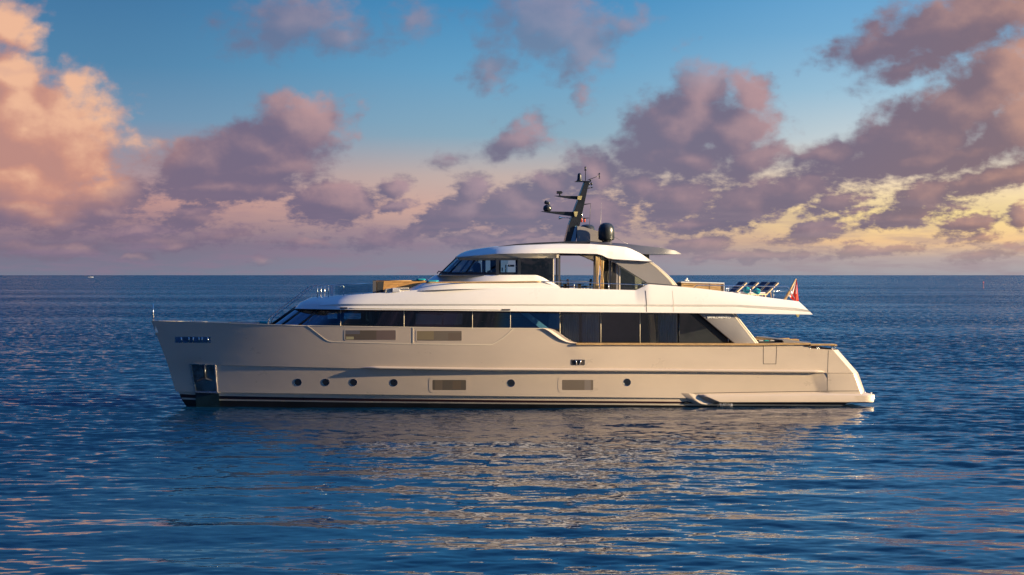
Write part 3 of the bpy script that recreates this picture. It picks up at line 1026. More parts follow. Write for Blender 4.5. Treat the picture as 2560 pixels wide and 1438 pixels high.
# bulwark end: the thick rounded return where the high bulwark drops to the aft rail
cv = [(1363, 821), (1376, 822), (1386, 825), (1397, 831.5), (1412, 843), (1424, 851), (1434, 855.5), (1446, 858)]
lo2 = [(1355, 821), (1363, 823), (1372, 828), (1384, 837), (1399, 847.5), (1413, 854), (1426, 857.5), (1440, 858.6)]
mb = MB()
mb.loft([[at(x, y, 3.83) for x, y in lo2], [at(x, y, 3.80) for x, y in [(a_ * .55 + c_ * .45, b2 * .55 + d2 * .45) for (a_, b2), (c_, d2) in zip(lo2, cv)]], [at(x, y - .6, 3.52) for x, y in cv], [at(x - 2, y, 3.35) for x, y in cv]])
mb.build('bulwark_return', M['hull'], yacht)

# teak cap rails
def rail_cap(name, pts, n_out, n_in, thick_px, side=1):
    mb = MB()
    a = [at(x, y, n_out) for x, y in pts]
    t = [at(x, y + thick_px, n_out) for x, y in pts]
    if side < 0:
        a, t = [mirror(p) for p in a], [mirror(p) for p in t]
    inn_ = [Vector((p.x, -side * n_in, p.z + .01)) for p in a]
    ib = [Vector((p.x, -side * n_in, p.z)) for p in t]
    mb.loft([t, a, inn_, ib], 0, False, close=False)
    mb.loft([ib, t], 0, False)
    for k in (0, -1):
        mb.add([t[k], a[k], inn_[k], ib[k]], [(0, 1, 2, 3)])
    return mb.build(name, M['teakplain'], yacht, .012)


aft_rail = [(1440, 858), (1560, 858.2), (1760, 858.7), (1900, 859), (1960, 857.8), (2027, 857.4)]
rail_cap('cap_rail', aft_rail, 3.90, 3.52, 5.0)
rail_cap('cap_rail', aft_rail, 3.90, 3.52, 5.0, -1)
low_rail = [(2026, 860.2), (2060, 860), (2086, 860), (2093, 861.8)]
rail_cap('cap_rail', low_rail, 3.92, 3.45, 4.2)
rail_cap('cap_rail', low_rail, 3.92, 3.45, 4.2, -1)
for px in (2021, 2025.5, 2042, 2046.5, 2080, 2086):
    for sd in (1, -1):
        mb = MB()
        p, q = at(px, 864, 3.72), at(px, 874.5, 3.72)
        p, q = (p, q) if sd > 0 else (mirror(p), mirror(q))
        mb.tube([q, q.lerp(p, .25), q.lerp(p, .6), p], [.065, .035, .03, .06], 10)
        mb.build('bitt', M['chrome'], yacht)

# ------------------------------------------------------------------ main deck house
# tinted band: flush with the hull from the raked windscreen to the aft wing
TOP1 = [(737, 771), (851, 774), (1200, 777.5), (1376, 779), (1745, 783), (1850, 784)]
BOT1 = [(681, 812.5), (767, 815), (900, 817.5), (1181, 821), (1363, 822), (1400, 822)]


def house_n(px, stem, L, B):
    s = min(max((px - stem) / L, 0.0), 1.0)
    return max(0.0, min(B * (1 - (1 - s) ** 2.2) ** .62, lev_n('sheer', px) - .10))


def glass_rows(x_end):
    top_, bot_ = [], []
    k = 60
    for i in range(k + 1):
        t = (i / k) ** 1.3
        xb = 681 + (x_end - 681) * t
        xt = 741 + (x_end - 741) * t
        bot_.append(at(xb, interp(BOT1, xb), house_n(xb, 681, 430, 3.62)))
        top_.append(at(xt, interp(TOP1, xt) - 1.5, house_n(xt, 741, 400, 3.50)))
    return top_, bot_


gt_, gb_ = glass_rows(1399)
mb = MB()
mb.loft([gt_, gb_])
mb.loft([[mirror(p) for p in gt_], [mirror(p) for p in gb_]])
win_o = mb.build('deckhouse_glazing', M['glass'], yacht)
# frames of the glazing
def glaze_at(t):
    i = int(np.clip(t, 0, 59))
    f = t - i
    return gt_[i].lerp(gt_[i + 1], f), gb_[i].lerp(gb_[i + 1], f)


for px in (851.6, 1010, 1181, 1276):
    p, q = at(px, interp(TOP1, px), house_n(px, 741, 400, 3.5) + .05), at(px, interp(BOT1, px), house_n(px, 681, 430, 3.62) + .03)
    mb = MB()
    mb.tube([p, q], .014, 6)
    mb.build('mullion', M['seam'], win_o)
for t in (0.0, 4.2, 9.5):
    p, q = glaze_at(t)
    for sd in (1, -1):
        mb = MB()
        a, b2 = (p, q) if sd > 0 else (mirror(p), mirror(q))
        mb.tube([a, b2], .06 if t else .10, 8)
        mb.build('windshield_pillar', M['navy'], win_o)
mb = MB()
mb.loft([[p + Vector((0, -.015, .02)) for p in gt_], [p.lerp(q, .13) + Vector((0, -.015, 0)) for p, q in zip(gt_, gb_)]], 0)
mb.build('window_header', M['stripe'], win_o)

# saloon: big panes set inboard of the side deck
NZ = 3.02
SAL_T, SAL_B = 779, 859.5
xs_m = [1376, 1400, 1502, 1600, 1697, 1826]
mb = MB()
poly = [(1372, 776), (1720, 781), (1826, 863), (1372, 863)]
fr_ = [at(x, y, NZ) for x, y in poly]
mb.add(fr_, [(0, 1, 2, 3)])
sal_o = mb.build('saloon_glazing', M['darkglass'], yacht)
for px in (1400, 1502, 1600):
    mb = MB(); mb.tube([at(px, 779, NZ + .02), at(px, 862, NZ + .02)], .016, 6); mb.build('mullion', M['seam'], sal_o)
mb = MB(); mb.tube([at(1697, 781, NZ + .02), at(1697, 862, NZ + .02)], .05, 6); mb.build('mullion', M['navy'], sal_o)
mb = MB(); mb.px([(1722, 783), (1747, 783), (1838, 859.5), (1812, 859.5)], NZ + .08, NZ - .1); mb.build('black_pillar', M['navy'], yacht)
mb = MB(); mb.px([(1372, 777), (1395, 777), (1400, 863), (1372, 863)], NZ - .08, NZ - .25); mb.build('door_jamb', M['joinery'], yacht)

# inside the deck house: floor, ceiling, far wall with window openings, blinds and curtains
mb = MB()
x_a, x_b = at(720, 800, 2).x, at(1810, 800, 3).x
zt, zb = at(1300, 776, 3).z, at(1300, 862, 3).z
x_a = at(1150, 800, 2).x
mb.box(((x_a + x_b) / 2, 0, zb - .2), (x_b - x_a, 5.6, .08)); mb.build('saloon_floor', M['joinery'], yacht)
FN = -3.0                                    # lateral place of the far wall


def far_wall(mb, x0, x1, y0, y1, holes):
    """panels round the openings, openings given where they are seen through the near glass"""
    cuts = sorted({x0, x1, *[h[0] for h in holes], *[h[2] for h in holes]})
    for a, b2 in zip(cuts[:-1], cuts[1:]):
        hs = [h for h in holes if h[0] <= a and h[2] >= b2]
        segs = [(y0, y1)] if not hs else [(y0, hs[0][1]), (hs[0][3], y1)]
        for s0, s1 in segs:
            if s1 - s0 > .3:
                mb.px([(a, s0), (b2, s0), (b2, s1), (a, s1)], FN, FN - .06)


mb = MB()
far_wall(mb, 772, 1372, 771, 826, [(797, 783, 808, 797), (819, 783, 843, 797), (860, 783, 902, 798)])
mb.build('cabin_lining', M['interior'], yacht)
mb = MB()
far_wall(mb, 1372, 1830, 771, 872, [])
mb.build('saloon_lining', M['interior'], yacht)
for px in (930, 1025):
    mb = MB(); mb.box((at(px, 800, 1).x, 0, (zt + at(px, 818, 2).z) / 2), (.1, 4.4, 1.0)); mb.build('bulkhead', M['interior'], yacht)


def drape(name, px0, px1, py0, py1, n, mat, label, group=None, folds=9, amp=.06, pinch=None, lean=0.0):
    p0, p1 = at(px0, py0, n), at(px1, py1, n)
    w_, z1_, z0_ = p1.x - p0.x, p0.z, p1.z
    rws = []
    nr_, ncol = 16, folds * 6
    for r_ in range(nr_ + 1):
        f = r_ / nr_
        k = 1.0
        if pinch is not None:
            k = 1 - .55 * math.exp(-((f - pinch) / .16) ** 2)
        row = []
        for c_ in range(ncol + 1):
            u = c_ / ncol
            row.append(Vector(((u - .5) * w_ * k + lean * f, amp * math.sin(u * folds * 6.2832 + .6 * math.sin(3 * f)) * (.7 + .3 * f), z1_ + (z0_ - z1_) * f)))
        rws.append(row)
    mb = MB()
    mb.loft(rws)
    root = Matrix.Rotation(PSI, 3, 'Z') @ Vector(((p0.x + p1.x) / 2, -n, 0))
    o = mb.build(name, mat, None)
    o.location = root
    o.rotation_euler = (0, 0, PSI)
    mod = o.modifiers.new('cloth', 'SOLIDIFY')
    mod.thickness = .012
    return tag(o, label, 'curtain', group)


drape('curtain', 943, 992, 781, 814, 2.2, M['bluecurtain'], 'blue grey pleated curtain behind the forward deckhouse window')
drape('curtain', 1404, 1447, 785, 862, 2.93, M['curtaingrey'], 'sheer pleated curtain behind the first large saloon pane', None, 8)
drape('curtain', 1455, 1497, 785, 862, 2.93, M['curtaingrey'], 'sheer curtain bunched beside the first wide saloon mullion', None, 7)
drape('curtain', 1646, 1692, 785, 862, 2.93, M['curtaingrey'], 'sheer curtain at the after end of the saloon glass', None, 7)
mb = MB(); mb.px([(1039, 784), (1108, 788), (1103, 811.5), (1039, 811)], 2.95, 2.9); mb.build('window_blind', M['cream'], yacht)
mb = MB(); mb.px([(1108.6, 784), (1156, 785), (1156, 811.5), (1108.6, 811.5)], 2.90, 2.86); mb.build('window_blind', M['grey'], yacht)
mb = MB(); mb.px([(1192, 812), (1200, 808), (1260, 799), (1310, 796.5), (1350, 821), (1192, 821)], 2.6, 1.2); mb.build('stair_moulding', M['interior'], yacht)
mb = MB(); mb.px([(1298, 780), (1318, 780), (1372, 821), (1350, 821)], 3.2, 3.1); mb.build('stair_rail', M['bluesteel'], yacht)
mb = MB(); mb.px([(1622, 786), (1635, 786), (1640, 836), (1640, 861), (1626, 861)], 1.6, 1.4); mb.build('saloon_column', M['cream'], yacht)
mb = MB(); mb.tube([at(1641.5, 789, 2.0), at(1641.5, 830, 2.0)], .03, 8); mb.build('floor_lamp_stem', M['brassboard'], yacht)

# aft wing pillar with the yard's name
WING = [(1746, 783), (1838, 783), (1846, 795), (1856.5, 809), (1874, 831), (1896, 859.5), (1837, 859.5)]
mb = MB(); mb.px(WING, 3.62, 3.35); wp = sharp(mb.build('wing_pillar', M['grey'], yacht, .05), 30)
mb = MB()
fr_ = [at(x, y, 3.62) for x, y in WING]
mb.prism([mirror(p) for p in fr_], [Vector((p.x, 3.35, p.z)) for p in fr_]); mb.build('wing_pillar', M['grey'], yacht, .05)
edge = [(1838, 783.5), (1846, 795), (1856.5, 809), (1874, 831), (1896, 859)]
mb = MB()
mb.loft([[at(x - 8.5, y, 3.622) for x, y in edge], [at(x - 5, y, 3.635) for x, y in edge], [at(x + 1.0, y, 3.50) for x, y in edge], [at(x + 1.5, y, 3.35) for x, y in edge]], 0)
mb.build('sunlit_wing_edge', M['cream'], yacht)  # cream stands in for sunlight on the grey pillar's aft edge
cur = bpy.data.curves.new('lettering', 'FONT')
cur.body = 'SANLORENZO'
cur.size = .15
cur.extrude = .006
cur.offset = .007
tmp = bpy.data.objects.new('lettering', cur)
COL.objects.link(tmp)
bpy.context.view_layer.update()
me_t = bpy.data.meshes.new_from_object(tmp.evaluated_get(bpy.context.evaluated_depsgraph_get()))
bpy.data.objects.remove(tmp)
co = np.array([v_.co[:] for v_ in me_t.vertices])
a0_, a1_ = at(1768, 796.3, 3.63), at(1826.5, 790, 3.63)
sx_ = (a1_.x - a0_.x) / (co[:, 0].max() - co[:, 0].min())
sz_ = (a1_.z - a0_.z) / (co[:, 1].max() - co[:, 1].min())
for v_, c_ in zip(me_t.vertices, co):
    v_.co = (a0_.x + (c_[0] - co[:, 0].min()) * sx_, a0_.y - .012 - c_[2], a0_.z + (c_[1] - co[:, 1].min()) * sz_)
link('lettering', me_t, M['letter'], wp)
mb = MB(); mb.tube([at(1820.5, 845, 3.2), at(1820.5, 859, 3.2)], .03, 8); mb.build('stanchion', M['chrome'], yacht)

# ------------------------------------------------------------------ white upper deck band
A_ = [(735, 772), (851, 774.2), (1200, 777.6), (1745, 783), (2032, 786.5)]
LIP = [(737, 770.2), (851, 766.5), (1200, 766), (1840, 769), (2027, 781.6)]
GRV = [(741, 766), (851, 760), (1280, 760.5), (1840, 762), (1990, 770), (2021, 776)]
TOP = [(776, 744.5), (800, 742.6), (836, 741), (907, 735.3), (1005, 728.4), (1065, 723.2), (1140, 721), (1234, 720), (1398, 720.3), (1590, 725.7), (1606, 718.5), (1618, 711.8), (1624, 711), (1692, 715.9), (1750, 721.4), (1813, 729), (1934, 745.8), (1997, 753.8)]


def nose(px, st, L, B, p=2.0, q=.52):
    s = min(max((px - st) / L, 0.0), 1.0)
    return B * (1 - (1 - s) ** p) ** q


def band_plan(px, st, L, B):
    """the band follows the bulwark below it forward and its own beam aft"""
    a_, b_ = nose(px, st, L, B), lev_n('sheer', px) + .04 + (B - 3.8)
    k = .25
    h = min(max(.5 + .5 * (b_ - a_) / k, 0), 1)
    return max(0.0, b_ * (1 - h) + a_ * h - k * h * (1 - h)) if px > st else 0.0


BL = {'a': (735, 2032, A_, 380, 3.93), 'lip': (737, 2027, LIP, 380, 3.88), 'lip2': (738, 2026, [(x, y - 1.2) for x, y in LIP], 380, 3.865), 'grv': (741, 2021, GRV, 380, 3.905), 'sh': (750, 2009, [(x, y * .55 + interp(TOP, x) * .45) for x, y in GRV + [(900, 0)] if y], 385, 3.80), 'top': (776, 1997, TOP, 385, 3.56)}


def band_row(k, NB=330):
    st, en, py, L, B = BL[k]
    out = []
    for i in range(NB + 1):
        t = .5 * (i / NB) + .5 * (i / NB) ** 1.5
        px = st + (en - st) * t
        y = interp(py, px)
        if k == 'sh':
            y = interp(GRV, px) * .55 + interp(TOP, px) * .45
        out.append(at(px, y, band_plan(px, st, L, B)))
    return out


br = {k: band_row(k) for k in BL}
mb = MB()
order = [br['a'], br['lip'], br['lip2'], br['grv'], br['sh'], br['top']]
side_mesh(mb, order)
capin = [Vector((p.x, min(p.y + .14, 0), p.z)) for p in br['top']]
cin_ = [Vector((p.x, p.y, p.z - .35)) for p in capin]
side_mesh(mb, [br['top'], capin, cin_])
endr = [r_[-1] for r_ in order]
mb.loft([endr, [mirror(p) for p in endr]], 0, False)
band_o = sharp(mb.build('upper_deck_band', M['white'], yacht), 26)
# its underside and its deck
mb = MB()
mb.loft([br['a'], [mirror(p) for p in br['a']]], 0, False)
mb.build('overhang_soffit', M['white'], yacht)
mb = MB()
dk = [Vector((p.x, p.y, p.z - (.06 if p.x < at(1000, 730, 3).x else .30))) for p in capin]
mb.loft([dk, [mirror(p) for p in dk]], 0, False)
mb.build('upper_deck', M['white'], yacht)


def band_n(px, py):
    ks = ['top', 'sh', 'grv', 'lip', 'a']
    ys, ns = [], []
    for k in ks:
        st, en, tb, L, B = BL[k]
        ys.append(interp(GRV, px) * .55 + interp(TOP, px) * .45 if k == 'sh' else interp(tb, px))
        ns.append(band_plan(px, st, L, B))
    return float(np.interp(py, ys, ns))


for px, wd in ((1616, 1.5), (1683.5, .9)):
    mb = MB()
    ln = [(px - 2.2 + 2.4 * min(1, i / 12), 727 + (780 - 727) * i / 22) for i in range(23)]
    a = [at(x - wd / 2, y, band_n(x, y) + .006) for x, y in ln]
    b2 = [at(x + wd / 2, y, band_n(x, y) + .006) for x, y in ln]
    mb.loft([a, b2], 0, False)
    mb.build('panel_joint', M['groove'] if wd > 1 else M['cream'], yacht)
mb = MB()
tr_ = [(873 + (1256 - 873) * i / 40, interp([(873, 771), (1256, 775)], 873 + (1256 - 873) * i / 40)) for i in range(41)]
mb.tube([at(x, y, band_n(x, y) + .012) for x, y in tr_], .018, 6)
mb.build('awning_track', M['cream'], yacht)
for x0, x1, y in ((850, 869, 770.3), (1254, 1276, 774.6)):
    mb = MB()
    for k in range(7):
        xx = x0 + (x1 - x0) * (k + .5) / 7
        mb.box(at(xx, y, band_n(xx, y) + .01), ((x1 - x0) / 7 * .02 * .7, .05, .075))
    mb.build('track_car', M['groove'], yacht)
mb = MB(); mb.px([(1990, 786), (1999, 786), (1997, 793), (1993.5, 793)], 1.0, .9); mb.build('flag_bracket', M['brassboard'], yacht)

# ------------------------------------------------------------------ upper deck coamings and pilothouse
def tier(name, levels, mat, parent=yacht, NB=120, cap=True, end_cap=True, deg=26):
    """levels: (stem px, stern px, py table, entry length, half-breadth, half-breadth at the stem)"""
    rws = []
    for st, en, py, L, B, B0 in levels:
        row = []
        for i in range(NB + 1):
            f = i / NB
            t = .5 * f + .5 * f ** 1.5
            px = st + (en - st) * t
            row.append(at(px, interp(py, px), B0 + nose(px, st, L, B - B0)))
        rws.append(row)
    mb = MB()
    side_mesh(mb, rws)
    front = [r_[0] for r_ in rws]
    if abs(front[0].y) > .05:
        mb.loft([front, [mirror(p) for p in front]], 0, False)
    if end_cap:
        e_ = [r_[-1] for r_ in rws]
        mb.loft([e_, [mirror(p) for p in e_]], 0, False)
    if cap:
        mb.loft([rws[-1], [mirror(p) for p in rws[-1]]], 0, False)
    return sharp(mb.build(name, mat, parent), deg), rws


# lower coaming with its slanted front and after end
tB_bot = [(1004, 731), (1065, 726), (1140, 723), (1234, 722), (1402, 722.5)]
tB_top = [(1042, 711.5), (1066, 706.8), (1200, 706), (1300, 705.3), (1359, 704.6)]
tier('coaming', [(1004, 1402, tB_bot, 150, 3.42, 2.4), (1043, 1360, tB_top, 150, 3.30, 2.3)], M['white'])
mb = MB(); mb.px([(1358, 704.5), (1362, 703.8), (1402, 719.8), (1396, 721)], 3.36, 3.0); mb.build('coaming_end', M['white'], yacht, .02)
mb = MB()
cp = [at(x, interp([(1062, 706.6), (1200, 705.6), (1300, 704.9), (1360, 704)], x), 3.345) for x in range(1064, 1362, 12)]
mb.tube(cp, .035, 8)
mb.build('coaming_cap_rail', M['teakplain'], yacht)
tC_bot = [(1064, 704.5), (1200, 704), (1300, 703.5), (1340, 704), (1400, 720)]
tC_mid = [(1072, 698), (1200, 696), (1338, 695), (1362, 702), (1400, 717.5)]
tC_top = [(1086, 688), (1110, 687.6), (1338, 687.6), (1346, 689), (1358, 694), (1371, 701.5), (1399, 716)]
tier('pilothouse_base', [(1064, 1399, tC_bot, 210, 3.02, 0), (1073, 1399, tC_mid, 210, 3.0, 0), (1087, 1399, tC_top, 205, 2.92, 0)], M['white'])

# pilothouse glazing
PT = [(1142, 644.5), (1400, 645)]
PB = [(1098, 687.6), (1340, 687.8), (1372, 703), (1400, 718)]
rows_t, rows_b = [], []
for i in range(61):
    t = (i / 60) ** 1.4
    xb, xt = 1098 + (1300 - 1098) * t, 1142 + (1300 - 1142) * t
    rows_b.append(at(xb, interp(PB, xb), nose(xb, 1098, 230, 2.86)))
    rows_t.append(at(xt, interp(PT, xt), nose(xt, 1142, 210, 2.74)))
mb = MB()
mb.loft([rows_t, rows_b]); mb.loft([[mirror(p) for p in rows_t], [mirror(p) for p in rows_b]])
ph = mb.build('pilothouse_glazing', M['screen'], yacht)
for i in (0, 12, 26):
    for sd in (1, -1):
        mb = MB()
        a, b2 = rows_t[i], rows_b[i]
        if sd < 0: a, b2 = mirror(a), mirror(b2)
        mb.tube([a, b2], .05, 8); mb.build('windshield_pillar', M['navy'], ph)
for px in (1244, 1298):
    mb = MB(); mb.px([(px - 4, 645), (px + 4, 645), (px + 4, 687.6), (px - 4, 687.6)], 2.88, 2.80); mb.build('window_post', M['navy'], ph)
mb = MB(); mb.px([(1150, 645), (1298, 645.5), (1298, 650.5), (1146, 650.5)], 2.87, 2.80); mb.build('window_header', M['navy'], ph)
mb = MB()
mb.loft([[p + Vector((0, -.012, .14)) for p in rows_b[4:]], [p + Vector((0, -.012, -.02)) for p in rows_b[4:]]])
mb.build('window_sill', M['navy'], ph)
mb = MB(); mb.px([(1300, 645), (1383, 645), (1383, 708), (1371, 701.8), (1358, 694.3), (1346, 689), (1338, 687.6), (1300, 687.6)], 2.87, 2.8); mb.build('sliding_panel', M['darkglass'], yacht)
mb = MB(); mb.px([(1300, 646), (1383, 646), (1383, 716), (1300, 716)], 2.6, 2.5); mb.build('cabin_partition', M['navy'], yacht)
for px, wd, mt in ((1384, 2.2, 'seam'), (1392, 4.5, 'navy'), (1398.5, 5, 'darkgrey')):
    mb = MB(); mb.px([(px - wd / 2, 640), (px + wd / 2, 640), (px + wd / 2, 718.5), (px - wd / 2, 718.5 - 2)], 2.9, 2.78); mb.build('door_frame', M[mt], yacht)
# inside: helm, far wall with its openings
mb = MB()
for (a, c_, e, f) in ((1205, 650, 1214, 688), (1226, 650, 1252, 688), (1289, 650, 1300, 688), (1205, 645, 1300, 651), (1205, 682, 1300, 689)):
    mb.px([(a, c_), (e, c_), (e, f), (a, f)], -2.62, -2.7)
mb.build('pilothouse_lining', M['navy'], yacht)
mb = MB(); mb.px([(1100, 688), (1398, 688), (1398, 690), (1100, 690)], 2.7, -2.7); mb.build('pilothouse_floor', M['interior'], yacht)
mb = MB(); mb.px([(1152, 688), (1165, 679), (1182, 678), (1190, 688)], 1.6, -1.6); mb.build('helm_console', M['navy'], yacht)
mb = MB()
mb.px([(1186, 688), (1183, 668), (1187, 659), (1196, 656), (1202, 660), (1204, 688)], .9, .2)
hs = mb.build('helm_seat', M['navy'], None, .04); hs.rotation_euler = (0, 0, PSI)
tag(hs, 'dark high backed helm seat behind the pilothouse windshield', 'seat')
for (a, c_, e, f) in ((1219, 677, 1223, 682), (1224, 675.5, 1230, 682), (1255, 669, 1257, 679), (1264, 662, 1266, 682)):
    mb = MB(); mb.px([(a, c_), (e, c_), (e, f), (a, f)], 1.2, 1.0); mb.build('interior_fitting', M['cream'], yacht)
mb = MB(); mb.px([(1272, 662), (1286, 662), (1286, 667), (1272, 667)], 1.5, 1.1); mb.build('interior_shelf', M['cream'], yacht)
# wipers and searchlight clutter before the windshield
for k in range(3):
    mb = MB()
    c = at(1093 + 7 * k, 684 + k * .6, .9 + .3 * k)
    mb.tube([c, c + Vector((.07, -.02, .12)), c + Vector((.3, -.02, .06))], .03, 6)
    mb.build('wiper', M['mast'], yacht)

# hardtop roof
R_A = [(1137, 645), (1397, 645.2), (1420, 636.5), (1493, 637.0), (1506, 640.6), (1519, 647.2), (1535, 650.2), (1631, 656)]
R_B = [(1139, 643.4), (1200, 639.5), (1240, 636), (1300, 634.8), (1397, 634), (1493, 636), (1506, 639.6), (1519, 646.2), (1535, 649.2), (1631, 655)]
R_T = [(1163, 628.6), (1213, 621.2), (1237, 618), (1289, 613.6), (1380, 610.8), (1475, 610), (1533, 614.5), (1564, 617.8), (1579, 623), (1602, 634.4), (1629, 653.6)]
R_C = [(1180, 624), (1237, 616), (1400, 608), (1533, 612), (1570, 618), (1600, 632), (1628, 652)]
# cream recess under the roof's brow stops at the opening: separate piece
mid = [(x, y * .5 + interp(R_T, x) * .5) for x, y in R_B]
_, rr_rows = tier('hardtop', [(1139, 1631, R_B, 210, 3.16, 0), (1140, 1631, [(x, y - 1.2) for x, y in R_B], 210, 3.24, 0), (1150, 1630.5, [(x, y * .45 + interp(R_T, x) * .55) for x, y in R_B], 212, 3.12, 0), (1163, 1630, R_T, 214, 2.80, 0), (1180, 1629, R_C, 230, 2.2, 0)], M['white'], NB=200)
tier('brow_recess', [(1140, 1397, [(1140, 645.4), (1397, 645.4)], 205, 2.94, 0), (1139, 1397, [(1139, 643.6), (1200, 639.7), (1240, 636.2), (1300, 635), (1397, 634.2)], 210, 3.12, 0)], M['cream'], NB=80, cap=False)
mb = MB(); mb.px([(1391.5, 634.4), (1396.8, 634.4), (1396.8, 645.2), (1391.5, 645.2)], 3.14, 2.9); mb.build('brow_end', M['cream'], yacht)
mb = MB()
sof_n = [p for p in rr_rows[0]]
sof = [Vector((p.x, p.y * .97, p.z + .03)) for p in sof_n if p.x < at(1560, 650, 3.1).x]
mb.loft([sof, [mirror(p) for p in sof]], 0, False)
mb.build('hardtop_soffit', M['ceiling'], yacht)
mb = MB(); mb.px([(1400, 633.9), (1494, 636.2), (1507, 640.4), (1519, 646.8), (1517, 650), (1503, 643.6), (1490, 639.6), (1400, 639.4)], 3.10, 2.96); mb.build('opening_header', M['stripe'], yacht)

# dark roof panels and the after canopy blade
mb = MB()
dpx = [(1237, 618.2), (1258, 614.6), (1289, 610.4), (1340, 606.8), (1412, 603.8), (1480, 603.4), (1568, 610), (1562, 619), (1475, 611), (1380, 612)]
mb.px(dpx, 2.05, -2.05)
mb.build('roof_panel', M['navy'], yacht, .01)
mb = MB()
can_t = [(1475, 606.0), (1530, 607), (1568, 610), (1655, 620), (1689, 627), (1703, 634.6)]
can_b = [(1475, 609.5), (1530, 613.0), (1568, 618.0), (1606, 635.4), (1655, 635.8), (1703, 635.6)]
ins = [.0, .0, 0, 0, .25, .9]
mb.loft([[at(x, y, 2.3 - q) for (x, y), q in zip(can_t, ins)], [at(x, y, 2.7 - q) for (x, y), q in zip(can_b, ins)], [mirror(at(x, y, 2.7 - q)) for (x, y), q in zip(can_b, ins)], [mirror(at(x, y, 2.3 - q)) for (x, y), q in zip(can_t, ins)]], 0, False, close=False)
mb.loft([[at(x, y, 2.3 - q) for (x, y), q in zip(can_t, ins)], [mirror(at(x, y, 2.3 - q)) for (x, y), q in zip(can_t, ins)]], 0, False)
sharp(mb.build('canopy_blade', M['darkgrey'], yacht), 40)
mb = MB(); mb.px([(1600, 632), (1623, 635), (1623, 648), (1612, 648)], 1.5, 1.0); mb.build('canopy_post', M['mast'], yacht)

# after wings (both sides) of the flybridge
FIN = [(1521, 647.4), (1535, 650.5), (1631, 656), (1646, 667), (1665, 684), (1680, 698), (1693, 714), (1618, 707.5)]
fr_ = [at(x, y, 3.02) for x, y in FIN]
for sd in (1, -1):
    mb = MB()
    a = fr_ if sd > 0 else [mirror(p) for p in fr_]
    mb.prism(a, [Vector((p.x, p.y + sd * .22, p.z)) for p in a])
    mb.build('flybridge_wing', M['grey'], yacht, .02)
edge = [(1631, 656), (1646, 667), (1665, 684), (1680, 698), (1693, 714)]
mb = MB()
mb.loft([[at(x - 9 - i * .5, y + .2, 3.023) for i, (x, y) in enumerate(edge)], [at(x - 4, y, 3.035) for x, y in edge], [at(x + .6, y, 2.98) for x, y in edge], [at(x + 1, y, 2.85) for x, y in edge]], 0)
mb.build('sunlit_wing_edge', M['cream'], yacht)  # aft edge of the grey wing, coloured cream to look sunlit
mb = MB(); mb.px([(1616, 706.8), (1694, 713.6), (1694, 715.6), (1612, 709.6)], 3.08, 2.6); mb.build('wing_foot', M['darkgrey'], yacht)
mb = MB(); mb.px([(1534, 648.2), (1548, 649.2), (1548, 651.4), (1534, 650.2)], 3.12, 3.0); mb.build('wing_vent', M['groove'], yacht)
# glazing and frames of the after saloon under the wing
mb = MB(); mb.px([(1549, 660), (1617, 706.5), (1592, 725), (1549, 725)], 2.75, 2.72); fg = mb.build('flybridge_glazing', M['darkglass'], yacht)
for px, wd, y0, mt in ((1486.5, 4.5, 640, 'darkgrey'), (1536, 6, 652, 'interior'), (1543, 4.5, 657, 'grey'), (1549.5, 3, 660, 'seam'), (1526, 3, 648, 'navy')):
    mb = MB(); mb.px([(px - wd / 2, y0), (px + wd / 2, y0), (px + wd / 2, 726), (px - wd / 2, 726)], 2.82, 2.7); mb.build('door_frame', M[mt], yacht)
mb = MB(); mb.px([(1504, 641), (1528, 652), (1530, 726), (1504, 726)], 1.2, 1.1); mb.build('cabin_partition', M['interior'], yacht)
mb = MB(); mb.px([(1530, 655), (1600, 700), (1625, 726), (1530, 726)], -2.0, -2.1); mb.build('cabin_partition', M['interior'], yacht)
mb = MB(); mb.px([(1587, 688.5), (1604, 699), (1604, 712), (1594, 712), (1594, 726), (1588, 726)], 2.2, 2.1); mb.build('service_door', M['cream'], yacht)
drape('curtain', 1487.5, 1497.5, 640, 724, 3.10, M['curtaingold'], 'gold curtain gathered at the forward post of the flybridge opening', 'gold curtains in the flybridge opening', 3, .07, .68)
drape('curtain', 1500.5, 1509, 640, 724, 3.06, M['curtaingold'], 'narrow gold curtain just aft of the wider gold curtain', 'gold curtains in the flybridge opening', 3, .06, .55)
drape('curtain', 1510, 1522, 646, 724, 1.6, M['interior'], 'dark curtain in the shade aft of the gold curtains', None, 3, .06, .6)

# dining corner seen through the opening
tbl = empty('dining_table', (0, 0, 0), PSI)
tag(tbl, 'dark table inside the open flybridge behind the side rail', 'table')
mb = MB(); mb.px([(1404, 709.2), (1460, 709.6), (1460, 711.4), (1404, 711.4)], .9, -.6); mb.build('tabletop', M['interior'], tbl, .01)
for px in (1414, 1450):
    mb = MB(); mb.px([(px - 3, 711.4), (px + 3, 711.4), (px + 3, 726), (px - 3, 726)], .4, -.1); mb.build('leg', M['interior'], tbl)


def chair(px, n, mat, label, face=1):
    r_ = empty('dining_chair', Matrix.Rotation(PSI, 3, 'Z') @ Vector((at(px, 715, n).x, -n, zfly)), PSI + (0 if face > 0 else math.pi))
    tag(r_, label, 'chair', 'dining chairs in the flybridge')
    mb = MB(); mb.box((0, 0, .44), (.46, .46, .07)); mb.build('seat', M[mat], r_, .02)
    mb = MB(); mb.box((-.22, 0, .66), (.06, .44, .34), Matrix.Rotation(-.12, 3, 'Y')); mb.build('backrest', M[mat], r_, .02)
    for sx in (-.19, .19):
        for sy in (-.19, .19):
            mb = MB(); mb.tube([(sx, sy, .41), (sx * 1.1, sy * 1.1, 0)], [.02, .014], 6); mb.build('leg', M['mast'], r_)
    return r_


